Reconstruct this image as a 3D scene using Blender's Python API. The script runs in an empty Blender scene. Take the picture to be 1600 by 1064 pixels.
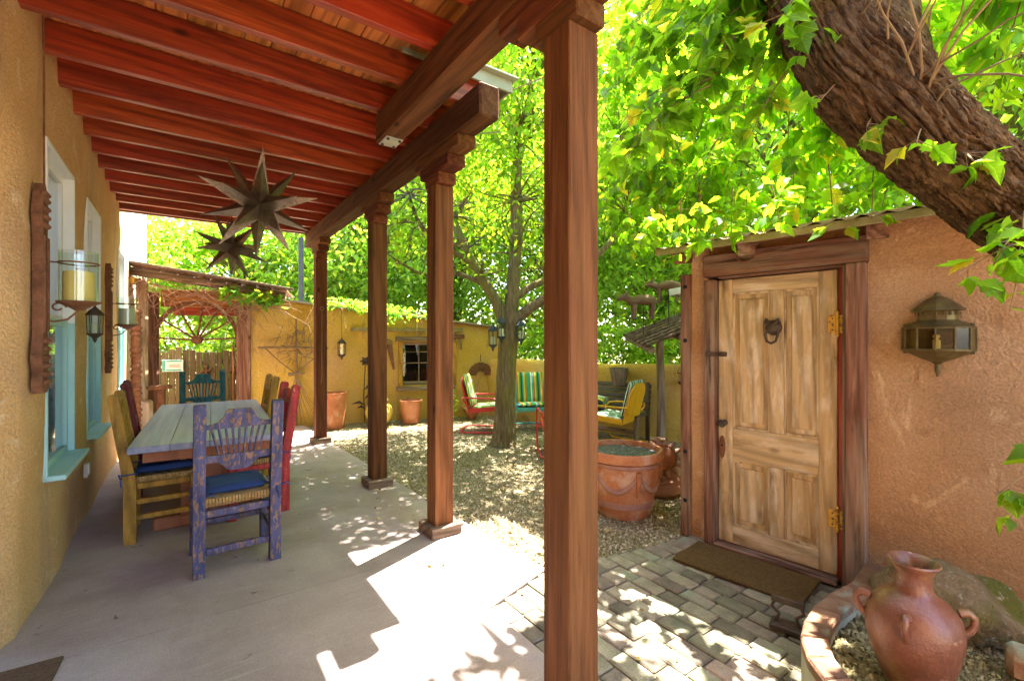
import bpy, math, random
import numpy as np
from mathutils import Vector, Matrix, noise as mn
R = math.radians
rnd = random.Random(7)
nprs = np.random.RandomState(5)
scene = bpy.context.scene
col = scene.collection

# ---------------------------------------------------------------- camera, sky, sun, exposure
cam_d = bpy.data.cameras.new('camera'); cam = bpy.data.objects.new('camera', cam_d); col.objects.link(cam)
cam_d.sensor_width = 36; cam_d.lens = 16.2; cam_d.clip_start = .05; cam_d.clip_end = 500
cam.location = (0, 0, 1.55); cam.rotation_euler = (R(90), 0, R(-35.5)); scene.camera = cam
SUN_AZ = R(68.1); SUN_EL = R(71.3)
world = bpy.data.worlds.new('World'); scene.world = world; world.use_nodes = True
wn = world.node_tree.nodes; wl = world.node_tree.links
sky = wn.new('ShaderNodeTexSky'); sky.sky_type = 'NISHITA'; sky.sun_disc = False
sky.sun_elevation = SUN_EL; sky.sun_rotation = SUN_AZ; sky.dust_density = 1.5; sky.ozone_density = .6
bg = wn['Background']; bg.inputs[1].default_value = .15
wl.new(sky.outputs[0], bg.inputs[0])
sun_d = bpy.data.lights.new('sun', 'SUN'); sun_d.energy = 5.0; sun_d.angle = R(.53); sun_d.color = (1, .95, .86)
sun = bpy.data.objects.new('sun', sun_d); col.objects.link(sun)
sdir = Vector((math.cos(SUN_EL)*math.sin(SUN_AZ), math.cos(SUN_EL)*math.cos(SUN_AZ), math.sin(SUN_EL)))
sun.rotation_euler = sdir.to_track_quat('Z', 'Y').to_euler(); sun.location = sdir*30
scene.view_settings.view_transform = 'Standard'; scene.view_settings.look = 'None'
scene.view_settings.exposure = 3.3; scene.view_settings.gamma = 1
scene.render.engine = 'CYCLES'
cy = scene.cycles
cy.use_denoising = True; cy.max_bounces = 9; cy.diffuse_bounces = 6; cy.glossy_bounces = 3; cy.transmission_bounces = 5
cy.transparent_max_bounces = 6; cy.sample_clamp_indirect = 8; cy.caustics_reflective = False; cy.caustics_refractive = False
KX, KY = sdir.x/sdir.z, sdir.y/sdir.z       # horizontal run of a shadow per metre of height

# ---------------------------------------------------------------- materials
def nd(nt, t, **kw):
    n = nt.nodes.new(t)
    for k, v in kw.items():
        if k in n.inputs: n.inputs[k].default_value = v
        else: setattr(n, k, v)
    return n
def c4(c): return (c[0], c[1], c[2], 1)
MATS = {}
def mat(name, cols, scale=4, detail=6, stretch=(1, 1, 1), rough=.75, bump=.0, bscale=40, metallic=0, wear=None, fine=None,
        spec=.3, randcol=.0, distort=0., rough2=None, bumpd=.01, coat=0, grain=None, hue=0., rotx=0.):
    """cols: list of (position, colour) over a noise; wear: (colour, scale, lo, hi, stretch); fine: (amount, scale) speckle"""
    m = bpy.data.materials.new(name); m.use_nodes = True; nt = m.node_tree; L = nt.links
    bs = nt.nodes['Principled BSDF']
    tc = nd(nt, 'ShaderNodeTexCoord'); oi = nd(nt, 'ShaderNodeObjectInfo')
    off = nd(nt, 'ShaderNodeVectorMath', operation='MULTIPLY'); L.new(oi.outputs['Random'], off.inputs[0]); off.inputs[1].default_value = (37, 53, 71)
    add = nd(nt, 'ShaderNodeVectorMath', operation='ADD'); L.new(tc.outputs['Object'], add.inputs[0]); L.new(off.outputs[0], add.inputs[1])
    if rotx: rx_ = nd(nt, 'ShaderNodeMapping'); rx_.inputs['Rotation'].default_value = (rotx, 0, 0); L.new(add.outputs[0], rx_.inputs['Vector']); add = rx_
    def noise(sc, st, det=6, dis=0.):
        mp = nd(nt, 'ShaderNodeMapping'); mp.inputs['Scale'].default_value = st; L.new(add.outputs[0], mp.inputs['Vector'])
        n = nd(nt, 'ShaderNodeTexNoise', Scale=sc, Detail=det, Roughness=.6, Distortion=dis); L.new(mp.outputs[0], n.inputs['Vector'])
        return n.outputs['Fac']
    def ramp(fac, stops):
        r = nd(nt, 'ShaderNodeValToRGB'); e = r.color_ramp.elements
        e[0].position, e[0].color = stops[0][0], c4(stops[0][1]); e[1].position, e[1].color = stops[-1][0], c4(stops[-1][1])
        for p, c in stops[1:-1]:
            x = e.new(p); x.color = c4(c)
        L.new(fac, r.inputs[0]); return r.outputs[0]
    if len(cols) == 1: cols = [(.3, cols[0][1]), (.7, tuple(k*.85 for k in cols[0][1]))]
    c = ramp(noise(scale, stretch, detail, distort), cols)
    for wr in (wear if isinstance(wear, list) else [wear] if wear else []):
        wc, ws, lo, hi = wr[:4]; wst = wr[4] if len(wr) > 4 else (1, 1, 1)
        fr = ramp(noise(ws, wst, 8, wr[5] if len(wr) > 5 else 0.), [(lo, (0, 0, 0)), (hi, (1, 1, 1))])
        mx = nd(nt, 'ShaderNodeMix', data_type='RGBA'); L.new(fr, mx.inputs[0]); L.new(c, mx.inputs[6]); mx.inputs[7].default_value = c4(wc); c = mx.outputs[2]
    if grain:       # growth rings cut lengthwise: distorted bands, plus a few knots
        gst, gam = grain; mp = nd(nt, 'ShaderNodeMapping'); mp.inputs['Scale'].default_value = gst; L.new(add.outputs[0], mp.inputs['Vector'])
        wv = nd(nt, 'ShaderNodeTexWave', Scale=7., Distortion=9., Detail=3., bands_direction='DIAGONAL'); wv.inputs['Detail Scale'].default_value = .8; L.new(mp.outputs[0], wv.inputs['Vector'])
        fr = ramp(wv.outputs['Fac'], [(.0, (1-gam,)*3), (.45, (1,)*3), (1, (1+gam*.3,)*3)])
        mx = nd(nt, 'ShaderNodeMix', data_type='RGBA', blend_type='MULTIPLY'); mx.inputs[0].default_value = 1; L.new(c, mx.inputs[6]); L.new(fr, mx.inputs[7]); c = mx.outputs[2]
        vo = nd(nt, 'ShaderNodeTexVoronoi', Scale=3.2); mp2 = nd(nt, 'ShaderNodeMapping'); mp2.inputs['Scale'].default_value = tuple(.55+.45*(k > .5) for k in gst); L.new(add.outputs[0], mp2.inputs['Vector']); L.new(mp2.outputs[0], vo.inputs['Vector'])
        fr = ramp(vo.outputs['Distance'], [(.03, (.28,)*3), (.10, (1,)*3)])
        mx = nd(nt, 'ShaderNodeMix', data_type='RGBA', blend_type='MULTIPLY'); mx.inputs[0].default_value = 1; L.new(c, mx.inputs[6]); L.new(fr, mx.inputs[7]); c = mx.outputs[2]
    if fine:
        fr = ramp(noise(fine[1], (1, 1, 1), 3), [(.3, (1-fine[0],)*3), (.7, (1+fine[0]*.5,)*3)])
        mx = nd(nt, 'ShaderNodeMix', data_type='RGBA', blend_type='MULTIPLY'); mx.inputs[0].default_value = 1
        L.new(c, mx.inputs[6]); L.new(fr, mx.inputs[7]); c = mx.outputs[2]
    if randcol:
        hs = nd(nt, 'ShaderNodeHueSaturation'); mr = nd(nt, 'ShaderNodeMapRange'); mr.inputs[3].default_value = 1-randcol; mr.inputs[4].default_value = 1+randcol
        L.new(oi.outputs['Random'], mr.inputs[0]); L.new(mr.outputs[0], hs.inputs['Value']); L.new(c, hs.inputs['Color']); c = hs.outputs[0]
        if hue:
            m7 = nd(nt, 'ShaderNodeMath', operation='MULTIPLY'); m7.inputs[1].default_value = 7.31; L.new(oi.outputs['Random'], m7.inputs[0]); f7 = nd(nt, 'ShaderNodeMath', operation='FRACT'); L.new(m7.outputs[0], f7.inputs[0]); m8 = nd(nt, 'ShaderNodeMapRange'); m8.inputs[3].default_value = .5-hue; m8.inputs[4].default_value = .5+hue; L.new(f7.outputs[0], m8.inputs[0]); L.new(m8.outputs[0], hs.inputs['Hue'])
    L.new(c, bs.inputs['Base Color'])
    bs.inputs['Roughness'].default_value = rough; bs.inputs['Metallic'].default_value = metallic
    bs.inputs['Specular IOR Level'].default_value = spec
    if coat: bs.inputs['Coat Weight'].default_value = coat; bs.inputs['Coat Roughness'].default_value = .15
    if bump:
        b = nd(nt, 'ShaderNodeBump', Strength=bump, Distance=bumpd); L.new(noise(bscale, stretch, 6), b.inputs['Height']); L.new(b.outputs[0], bs.inputs['Normal'])
    MATS[name] = m; return m
def ax(a, k=.06): return {'x': (k, 1, 1), 'y': (1, k, 1), 'z': (1, 1, k)}[a]
mat('house_stucco', [(.25, (.64, .36, .145)), (.5, (.72, .435, .19)), (.75, (.78, .52, .27))], 1.6, rough=.92, bump=.7, bscale=60, fine=(.24, 75), bumpd=.025, wear=[((.58, .36, .20), 1.1, .50, .72, (1, 1, .6), 1.2), ((.78, .56, .33), 4.5, .60, .68, (1, 1, 1), 1.5), ((.46, .25, .10), 9, .66, .74, (1, 1, .4), 1.)])
mat('shed_stucco', [(.25, (.40, .225, .11)), (.5, (.50, .29, .145)), (.78, (.59, .37, .205))], 2.2, rough=.92, bump=.6, bscale=65, fine=(.26, 90), bumpd=.022, wear=[((.40, .205, .09), 1.4, .50, .66, (1, 1, 1), 1.5), ((.68, .45, .25), 3.2, .58, .66, (1, 1, .7), 1.8), ((.33, .17, .08), 8, .64, .72, (1, 1, .5), 1.2)])
mat('ochre_stucco', [(.25, (.60, .36, .05)), (.5, (.70, .44, .08)), (.78, (.76, .53, .16))], 1.3, rough=.92, bump=.9, bscale=40, bumpd=.03, fine=(.22, 60), wear=[((.66, .40, .17), .7, .48, .70), ((.46, .27, .10), 3, .60, .70, (1, 1, .6), 1.5)])
mat('pale_stucco', [(.3, (.72, .52, .36)), (.7, (.80, .62, .46))], 2, rough=.92, bump=.5, bscale=50)
for a in 'xyz':
    mat('redwood_'+a, [(.25, (.18, .020, .005)), (.5, (.31, .040, .009)), (.75, (.45, .088, .018))], 30, 8, ax(a, .035), rough=.36, bump=.35, bscale=90, randcol=.2, hue=.006, distort=.8, spec=.6, grain=(ax(a, .09), .3), wear=[((.13, .016, .006), 4, .56, .74, ax(a, .3))])
    mat('post_wood_'+a, [(.25, (.085, .027, .012)), (.5, (.155, .052, .022)), (.75, (.25, .095, .040))], 34, 8, ax(a, .03), rough=.78, bump=1, bscale=130, randcol=.3, hue=.015, spec=.18, distort=.8, grain=(ax(a, .08), .2), wear=[((.21, .085, .032), 3, .50, .75, ax(a, .25)), ((.065, .026, .013), 9, .58, .7, ax(a, .12))])
    mat('old_wood_'+a, [(.2, (.10, .042, .026)), (.45, (.19, .085, .052)), (.7, (.30, .165, .11))], 34, 9, ax(a, .04), rough=.9, bump=1, bscale=70, randcol=.3, spec=.15, distort=1., grain=(ax(a, .08), .3), wear=[((.28, .205, .145), 5, .48, .66, ax(a, .2)), ((.08, .04, .026), 14, .56, .66, ax(a, .1))])
    mat('grey_wood_'+a, [(.2, (.12, .08, .05)), (.5, (.23, .16, .11)), (.8, (.36, .27, .20))], 34, 8, ax(a, .05), rough=.9, bump=.9, bscale=80, randcol=.25, distort=.4, grain=(ax(a, .09), .35))
    mat('door_wood_'+a, [(.2, (.36, .235, .11)), (.5, (.53, .38, .205)), (.8, (.64, .50, .31))], 26, 9, ax(a, .06), rough=.82, bump=.8, bscale=80, distort=.8, grain=(ax(a, .1), .25), wear=[((.66, .55, .40), 11, .50, .64, ax(a, .3)), ((.21, .13, .06), 6, .58, .7, ax(a, .25)), ((.56, .36, .08), 3, .62, .72)])
    mat('deck_wood_'+a, [(.25, (.42, .11, .028)), (.5, (.55, .18, .045)), (.75, (.66, .27, .08))], 26, 8, ax(a, .04), rough=.5, bump=.3, bscale=80, randcol=.25, hue=.012, distort=.5, grain=(ax(a, .09), .3))
mat('concrete', [(.25, (.34, .265, .245)), (.5, (.42, .335, .31)), (.75, (.48, .395, .365))], 2.2, rough=.8, bump=.35, bscale=90, fine=(.2, 150), wear=[((.31, .235, .20), 1.1, .48, .76, (1, 1, 1), 1.), ((.47, .39, .365), 45, .55, .75, (.1, 1, 1)), ((.16, .12, .10), 7, .66, .72, (1, 1, 1), .5)], bumpd=.008)
mat('paver', [(.25, (.175, .148, .10)), (.5, (.26, .22, .155)), (.75, (.36, .30, .215))], 9, rough=.88, bump=.7, bscale=60, fine=(.3, 140), randcol=.38, hue=.03, wear=[((.22, .25, .16), 3, .54, .70), ((.36, .26, .17), 5, .60, .7)], bumpd=.012)
mat('paver_joint', [(.3, (.10, .085, .06)), (.7, (.18, .15, .10))], 20, rough=.95, bump=.6, bscale=90)
mat('gravel_ground', [(.25, (.20, .15, .07)), (.5, (.30, .24, .13)), (.75, (.42, .34, .21))], 45, 8, rough=.95, bump=.9, bscale=70, fine=(.3, 150), wear=((.24, .22, .12), 1.2, .5, .75), bumpd=.02)
mat('aqua_paint', [(.3, (.34, .60, .62)), (.7, (.44, .68, .69))], 6, rough=.5, bump=.1, bscale=30)
mat('white_paint', [(.3, (.74, .76, .76)), (.7, (.80, .82, .82))], 6, rough=.5)
mat('pale_flashing', [(.3, (.30, .34, .22)), (.7, (.40, .43, .31))], 8, rough=.6, metallic=.2)
mat('dark_iron', [(.3, (.055, .040, .030)), (.7, (.12, .085, .06))], 14, rough=.6, metallic=.5, bump=.3, bscale=60)
mat('rust_iron', [(.3, (.14, .06, .03)), (.7, (.26, .12, .06))], 14, rough=.75, metallic=.3, bump=.3, bscale=60)
mat('star_tin', [(.25, (.15, .11, .08)), (.5, (.28, .22, .165)), (.75, (.42, .35, .27))], 9, rough=.42, metallic=.75, bump=.5, bscale=46, fine=(.35, 80), randcol=.2)
mat('steel_plate', [(.3, (.55, .55, .55)), (.7, (.7, .7, .7))], 12, rough=.4, metallic=.8)
mat('wax_yellow', [(.3, (.78, .56, .14)), (.7, (.84, .66, .22))], 3, rough=.5, stretch=(1, 1, 4))
mat('wax_pale', [(.3, (.66, .68, .52)), (.7, (.74, .76, .62))], 3, rough=.5)
mat('brass_rust', [(.3, (.70, .42, .07)), (.7, (.60, .33, .05))], 20, rough=.5, metallic=.4, wear=((.28, .12, .05), 30, .52, .62))
mat('carved_wood', [(.3, (.12, .05, .025)), (.7, (.27, .12, .06))], 12, rough=.8, bump=.9, bscale=28, bumpd=.03)
mat('rush', [(.3, (.34, .19, .06)), (.7, (.52, .34, .14))], 9, stretch=(1, 5, 1), rough=.85, bump=.8, bscale=26, bumpd=.01)
mat('cushion_navy', [(.3, (.022, .045, .16)), (.7, (.035, .075, .24))], 6, rough=.9, bump=.3, bscale=120)
mat('table_top', [(.25, (.15, .16, .27)), (.5, (.25, .26, .38)), (.75, (.38, .37, .46))], 22, 8, (1, .05, 1), rough=.42, bump=.12, bscale=30, wear=((.34, .20, .12), 2, .58, .75, (1, .2, 1)), spec=.55)  # blue of the reflected sky is put into the base colour
mat('table_wood', [(.25, (.20, .06, .03)), (.5, (.36, .13, .06)), (.75, (.50, .22, .11))], 6, 8, (1, .1, .3), rough=.6, bump=.3, bscale=30)
def chair_paint(nm, c, wc=(.42, .22, .10), lo=.56):
    d = tuple(k*.6 for k in c)
    mat(nm, [(.3, d), (.55, c), (.8, tuple(min(1, k*1.25) for k in c))], 16, 8, (1, 1, .35), rough=.6, bump=.5, bscale=70, grain=((1, 1, .12), .25), wear=[(wc, 48, lo, lo+.05, (1, 1, .35), .8), (tuple(k*.5 for k in c), 14, .55, .72, (1, 1, .3)), (wc, 120, .63, .68, (1, 1, .5))])
chair_paint('paint_violet', (.085, .085, .185), (.27, .155, .09), .53)
chair_paint('paint_yellow', (.40, .20, .03), (.40, .30, .03), .60)
chair_paint('paint_maroon', (.22, .03, .03), (.30, .09, .06), .62)
chair_paint('paint_teal', (.018, .125, .155), (.13, .11, .07), .57)
chair_paint('paint_ochre', (.50, .27, .03), (.30, .15, .04), .58)
chair_paint('paint_red', (.45, .04, .04), (.55, .25, .18), .62)
mat('terracotta', [(.25, (.33, .11, .045)), (.5, (.44, .165, .07)), (.78, (.53, .25, .12))], 6, rough=.82, bump=.5, bscale=50, wear=[((.56, .40, .29), 4, .54, .72), ((.20, .085, .045), 7, .60, .72)], fine=(.2, 80))
mat('terracotta_dark', [(.25, (.25, .12, .09)), (.6, (.36, .19, .14)), (.8, (.42, .25, .19))], 6, rough=.85, bump=.3, bscale=50)
mat('terracotta_glaze', [(.25, (.34, .10, .045)), (.5, (.44, .15, .07)), (.78, (.53, .22, .11))], 4, rough=.28, bump=.12, bscale=40, wear=((.42, .30, .10), 2.2, .56, .7), spec=.6)
mat('urn_clay', [(.25, (.14, .05, .03)), (.5, (.205, .078, .045)), (.78, (.27, .12, .07))], 6, rough=.3, bump=.3, bscale=60, fine=(.2, 110), spec=.55, wear=[((.27, .19, .06), 3, .52, .66), ((.045, .03, .025), 3.4, .60, .68), ((.40, .24, .15), 14, .62, .7)])
mat('yellow_glaze', [(.3, (.52, .36, .05)), (.7, (.62, .47, .12))], 4, rough=.22, spec=.6)
mat('coir', [(.3, (.085, .045, .012)), (.7, (.17, .10, .032))], 60, rough=.98, bump=1, bscale=180, bumpd=.01)
mat('dark_mat', [(.3, (.10, .055, .03)), (.7, (.19, .11, .06))], 60, rough=.98, bump=1, bscale=180, bumpd=.01)
mat('soil_gravel', [(.3, (.14, .11, .045)), (.7, (.33, .27, .13))], 60, rough=.95, bump=1, bscale=80, bumpd=.02)
mat('edging_stone', [(.25, (.15, .075, .04)), (.5, (.25, .13, .075)), (.78, (.31, .22, .13))], 9, rough=.85, bump=.9, bscale=45, randcol=.3, wear=((.30, .38, .28), 4, .56, .68))
mat('mortar', [(.3, (.30, .30, .22)), (.7, (.42, .42, .33))], 8, rough=.92, bump=.6, bscale=50)
mat('rock', [(.25, (.15, .11, .065)), (.5, (.28, .21, .12)), (.78, (.42, .34, .23))], 14, 10, rough=.9, bump=1, bscale=40, bumpd=.05, wear=[((.15, .16, .03), 4, .46, .6), ((.44, .40, .32), 30, .60, .66)])
mat('pot_grit', [(.35, (.02, .022, .022)), (.55, (.08, .085, .085)), (.7, (.45, .46, .45))], 50, rough=.5, bump=1, bscale=60, bumpd=.02, spec=.5)
mat('bark_maple', [(.25, (.055, .030, .013)), (.45, (.13, .075, .034)), (.62, (.22, .135, .068)), (.8, (.33, .22, .12))], 26, 10, (1, 1, .22), rough=.96, bump=1, bscale=34, bumpd=.09, rotx=R(28.9), distort=1.2, spec=.1, wear=[((.05, .027, .012), 60, .54, .64, (1, 1, .2), 1.), ((.24, .16, .09), 9, .58, .7, (1, 1, .5), 1.)])
mat('bark_garden', [(.25, (.11, .085, .045)), (.5, (.22, .17, .085)), (.78, (.40, .33, .20))], 30, 9, (1, 1, .16), rough=.95, bump=1, bscale=36, bumpd=.06, wear=((.26, .25, .05), 2, .5, .7, (1, 1, .4)))
mat('twig', [(.3, (.17, .105, .05)), (.7, (.32, .215, .11))], 9, rough=.85)
mat('vine_stem', [(.3, (.28, .15, .085)), (.7, (.50, .31, .20))], 9, rough=.8)
mat('metal_red', [(.3, (.58, .035, .035)), (.7, (.66, .06, .05))], 5, rough=.4, spec=.5, wear=((.62, .28, .22), 6, .66, .74))
mat('metal_yellow', [(.3, (.78, .40, .01)), (.7, (.84, .47, .02))], 5, rough=.4, spec=.5)
mat('metal_teal', [(.3, (.06, .40, .44)), (.7, (.10, .48, .50))], 5, rough=.4, spec=.5)
mat('bench_wood', [(.3, (.07, .055, .04)), (.7, (.15, .12, .09))], 8, 8, (.1, 1, 1), rough=.8, bump=.4)
mat('mossy_roof', [(.25, (.16, .13, .05)), (.5, (.28, .22, .10)), (.78, (.36, .30, .20))], 7, rough=.95, bump=.8, bscale=40)
mat('grey_roof', [(.3, (.28, .24, .18)), (.7, (.42, .37, .29))], 8, rough=.8, bump=.4)
mat('lantern_copper', [(.25, (.07, .05, .02)), (.5, (.14, .10, .04)), (.8, (.22, .18, .07))], 10, rough=.45, metallic=.35, bump=.3, bscale=50)
mat('bone_paint', [(.3, (.62, .55, .50)), (.7, (.75, .70, .66))], 8, rough=.8)
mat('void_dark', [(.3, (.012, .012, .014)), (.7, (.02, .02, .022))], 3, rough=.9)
mat('curtain', [(.3, (.45, .37, .25)), (.7, (.58, .48, .34))], 6, rough=.95)
mat('paper', [(.3, (.74, .80, .76)), (.7, (.80, .84, .80))], 6, rough=.8)
mat('ink_teal', [(.3, (.10, .38, .36)), (.7, (.14, .44, .42))], 6, rough=.8)
mat('ink_red', [(.3, (.55, .22, .18)), (.7, (.6, .28, .22))], 6, rough=.8)
mat('galvanised', [(.3, (.035, .045, .06)), (.7, (.07, .085, .10))], 6, rough=.7)
mat('outlet_grey', [(.3, (.55, .48, .44)), (.7, (.6, .53, .5))], 6, rough=.5)

mat('fence_wood', [(.2, (.09, .065, .03)), (.5, (.17, .125, .06)), (.8, (.26, .20, .11))], 34, 8, (1, 1, .05), rough=.9, bump=.9, bscale=80, randcol=.25)
mat('brown_carving', [(.2, (.10, .05, .03)), (.5, (.20, .11, .065)), (.8, (.30, .19, .12))], 20, 8, (.2, 1, 1), rough=.85, bump=.8, bscale=50)

def leaf_mat(name, lo, mid, hi, trans=.5, yellow=None, rough=.45, veins=False):
    m = bpy.data.materials.new(name); m.use_nodes = True; nt = m.node_tree; L = nt.links
    bs = nt.nodes['Principled BSDF']; out = nt.nodes['Material Output']
    ge = nd(nt, 'ShaderNodeNewGeometry'); oi = nd(nt, 'ShaderNodeObjectInfo')
    ad = nd(nt, 'ShaderNodeMath', operation='ADD'); L.new(ge.outputs['Random Per Island'], ad.inputs[0]); L.new(oi.outputs['Random'], ad.inputs[1])
    fr = nd(nt, 'ShaderNodeMath', operation='FRACT'); L.new(ad.outputs[0], fr.inputs[0])
    r = nd(nt, 'ShaderNodeValToRGB'); e = r.color_ramp.elements
    e[0].position, e[0].color = 0, c4(lo); e[1].position, e[1].color = .92, c4(hi); x = e.new(.45); x.color = c4(mid)
    if yellow: x = e.new(.97); x.color = c4(yellow)
    L.new(fr.outputs[0], r.inputs[0])
    tc = nd(nt, 'ShaderNodeTexCoord'); n = nd(nt, 'ShaderNodeTexNoise', Scale=1.1, Detail=3); L.new(tc.outputs['Object'], n.inputs[0])
    hs = nd(nt, 'ShaderNodeHueSaturation'); mr = nd(nt, 'ShaderNodeMapRange'); mr.inputs[1].default_value = .3; mr.inputs[2].default_value = .7; mr.inputs[3].default_value = .7; mr.inputs[4].default_value = 1.3
    L.new(n.outputs[0], mr.inputs[0]); L.new(mr.outputs[0], hs.inputs['Value']); L.new(r.outputs[0], hs.inputs['Color'])
    if veins:       # pale midrib and slanting side veins, a little mottling
        def mt(op, a, b=None, c=None):
            n_ = nd(nt, 'ShaderNodeMath', operation=op)
            for i, k in enumerate((a, b, c)):
                if k is None: continue
                if isinstance(k, (int, float)): n_.inputs[i].default_value = k
                else: L.new(k, n_.inputs[i])
            return n_.outputs[0]
        sp = nd(nt, 'ShaderNodeSeparateXYZ'); L.new(tc.outputs['Object'], sp.inputs[0]); axx = mt('ABSOLUTE', sp.outputs[0])
        rib = mt('LESS_THAN', axx, .016); ph = mt('FRACT', mt('MULTIPLY', mt('SUBTRACT', sp.outputs[1], mt('MULTIPLY', axx, .9)), 7.5)); side = mt('LESS_THAN', ph, .12)
        vn_ = mt('MAXIMUM', rib, mt('MULTIPLY', side, .55)); n2 = nd(nt, 'ShaderNodeTexNoise', Scale=5., Detail=4.); L.new(tc.outputs['Object'], n2.inputs[0])
        val = mt('MULTIPLY', mt('ADD', mt('MULTIPLY', vn_, .45), .92), mt('MULTIPLY_ADD', n2.outputs[0], .5, .75)); h2 = nd(nt, 'ShaderNodeHueSaturation'); L.new(hs.outputs[0], h2.inputs['Color']); L.new(val, h2.inputs['Value']); hs = h2
    L.new(hs.outputs[0], bs.inputs['Base Color']); bs.inputs['Roughness'].default_value = rough; bs.inputs['Specular IOR Level'].default_value = .35
    tr = nd(nt, 'ShaderNodeBsdfTranslucent'); mu = nd(nt, 'ShaderNodeMix', data_type='RGBA', blend_type='MULTIPLY'); mu.inputs[0].default_value = 1
    L.new(hs.outputs[0], mu.inputs[6]); mu.inputs[7].default_value = (2.75, 2.35, .85, 1); L.new(mu.outputs[2], tr.inputs['Color'])
    mx = nd(nt, 'ShaderNodeMixShader'); mx.inputs[0].default_value = trans; L.new(bs.outputs[0], mx.inputs[1]); L.new(tr.outputs[0], mx.inputs[2])
    L.new(mx.outputs[0], out.inputs[0]); MATS[name] = m
leaf_mat('leaf_maple', (.085, .20, .012), (.15, .30, .018), (.22, .37, .03), .68, (.40, .36, .04))
leaf_mat('leaf_maple_veined', (.085, .20, .012), (.15, .30, .018), (.22, .37, .03), .68, (.40, .36, .04), veins=True)
leaf_mat('leaf_garden', (.09, .19, .02), (.16, .30, .03), (.25, .38, .05), .66, (.34, .32, .05))
leaf_mat('leaf_far', (.10, .21, .04), (.18, .32, .06), (.28, .40, .08), .68, (.32, .30, .06))
leaf_mat('leaf_far_cool', (.10, .21, .07), (.17, .31, .09), (.26, .39, .11), .68)
leaf_mat('leaf_vine', (.07, .20, .03), (.12, .30, .04), (.22, .38, .04), .5, (.45, .42, .04))

def glass(name, tint=(1, 1, 1), refl=.5):
    m = bpy.data.materials.new(name); m.use_nodes = True; nt = m.node_tree; L = nt.links; nt.nodes.remove(nt.nodes['Principled BSDF'])
    out = nt.nodes['Material Output']; lw = nd(nt, 'ShaderNodeLayerWeight', Blend=.5); pw = nd(nt, 'ShaderNodeMath', operation='POWER'); pw.inputs[1].default_value = 4.; L.new(lw.outputs['Facing'], pw.inputs[0]); fr = nd(nt, 'ShaderNodeMath', operation='MULTIPLY_ADD'); fr.inputs[1].default_value = .85; fr.inputs[2].default_value = .045; L.new(pw.outputs[0], fr.inputs[0]); t = nd(nt, 'ShaderNodeBsdfTransparent'); t.inputs[0].default_value = c4(tint)
    g = nd(nt, 'ShaderNodeBsdfGlossy', Roughness=.02); g.inputs[0].default_value = (1, 1, 1, 1)
    mx = nd(nt, 'ShaderNodeMixShader'); L.new(fr.outputs[0], mx.inputs[0]); L.new(t.outputs[0], mx.inputs[1]); L.new(g.outputs[0], mx.inputs[2]); L.new(mx.outputs[0], out.inputs[0])
    MATS[name] = m
glass('clear_glass', (.93, .96, .95)); glass('window_glass', (.75, .80, .80)); glass('smoke_glass', (.72, .66, .48))
def stripes(name, cols, freq):
    m = bpy.data.materials.new(name); m.use_nodes = True; nt = m.node_tree; L = nt.links; bs = nt.nodes['Principled BSDF']
    tc = nd(nt, 'ShaderNodeTexCoord'); sx = nd(nt, 'ShaderNodeSeparateXYZ'); L.new(tc.outputs['Object'], sx.inputs[0])
    mu = nd(nt, 'ShaderNodeMath', operation='MULTIPLY_ADD'); mu.inputs[1].default_value = freq; mu.inputs[2].default_value = 50.; L.new(sx.outputs[0], mu.inputs[0])
    fr = nd(nt, 'ShaderNodeMath', operation='FRACT'); L.new(mu.outputs[0], fr.inputs[0])
    r = nd(nt, 'ShaderNodeValToRGB'); r.color_ramp.interpolation = 'CONSTANT'; e = r.color_ramp.elements; n = len(cols)
    e[0].position, e[0].color = 0, c4(cols[0]); e[1].position, e[1].color = (n-1)/n, c4(cols[-1])
    for i in range(1, n-1): x = e.new(i/n); x.color = c4(cols[i])
    L.new(fr.outputs[0], r.inputs[0]); L.new(r.outputs[0], bs.inputs['Base Color']); bs.inputs['Roughness'].default_value = .9; MATS[name] = m
_g, _y, _w, _k, _o, _t = (.10, .34, .06), (.66, .60, .06), (.78, .78, .68), (.03, .06, .05), (.62, .16, .04), (.04, .36, .34)
stripes('stripe_lime', [_w, _g, _y, _k, _y, _g, _w, _k], 5.2)
stripes('stripe_teal', [_t, _g, _o, _y, _t, _k, _g, _y, _o, _t, _w, _g], 3.2)
stripes('stripe_pale', [_w, _t, _k, _w, _g, _k, _w, _g, _w, _k], 4.2)

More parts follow.
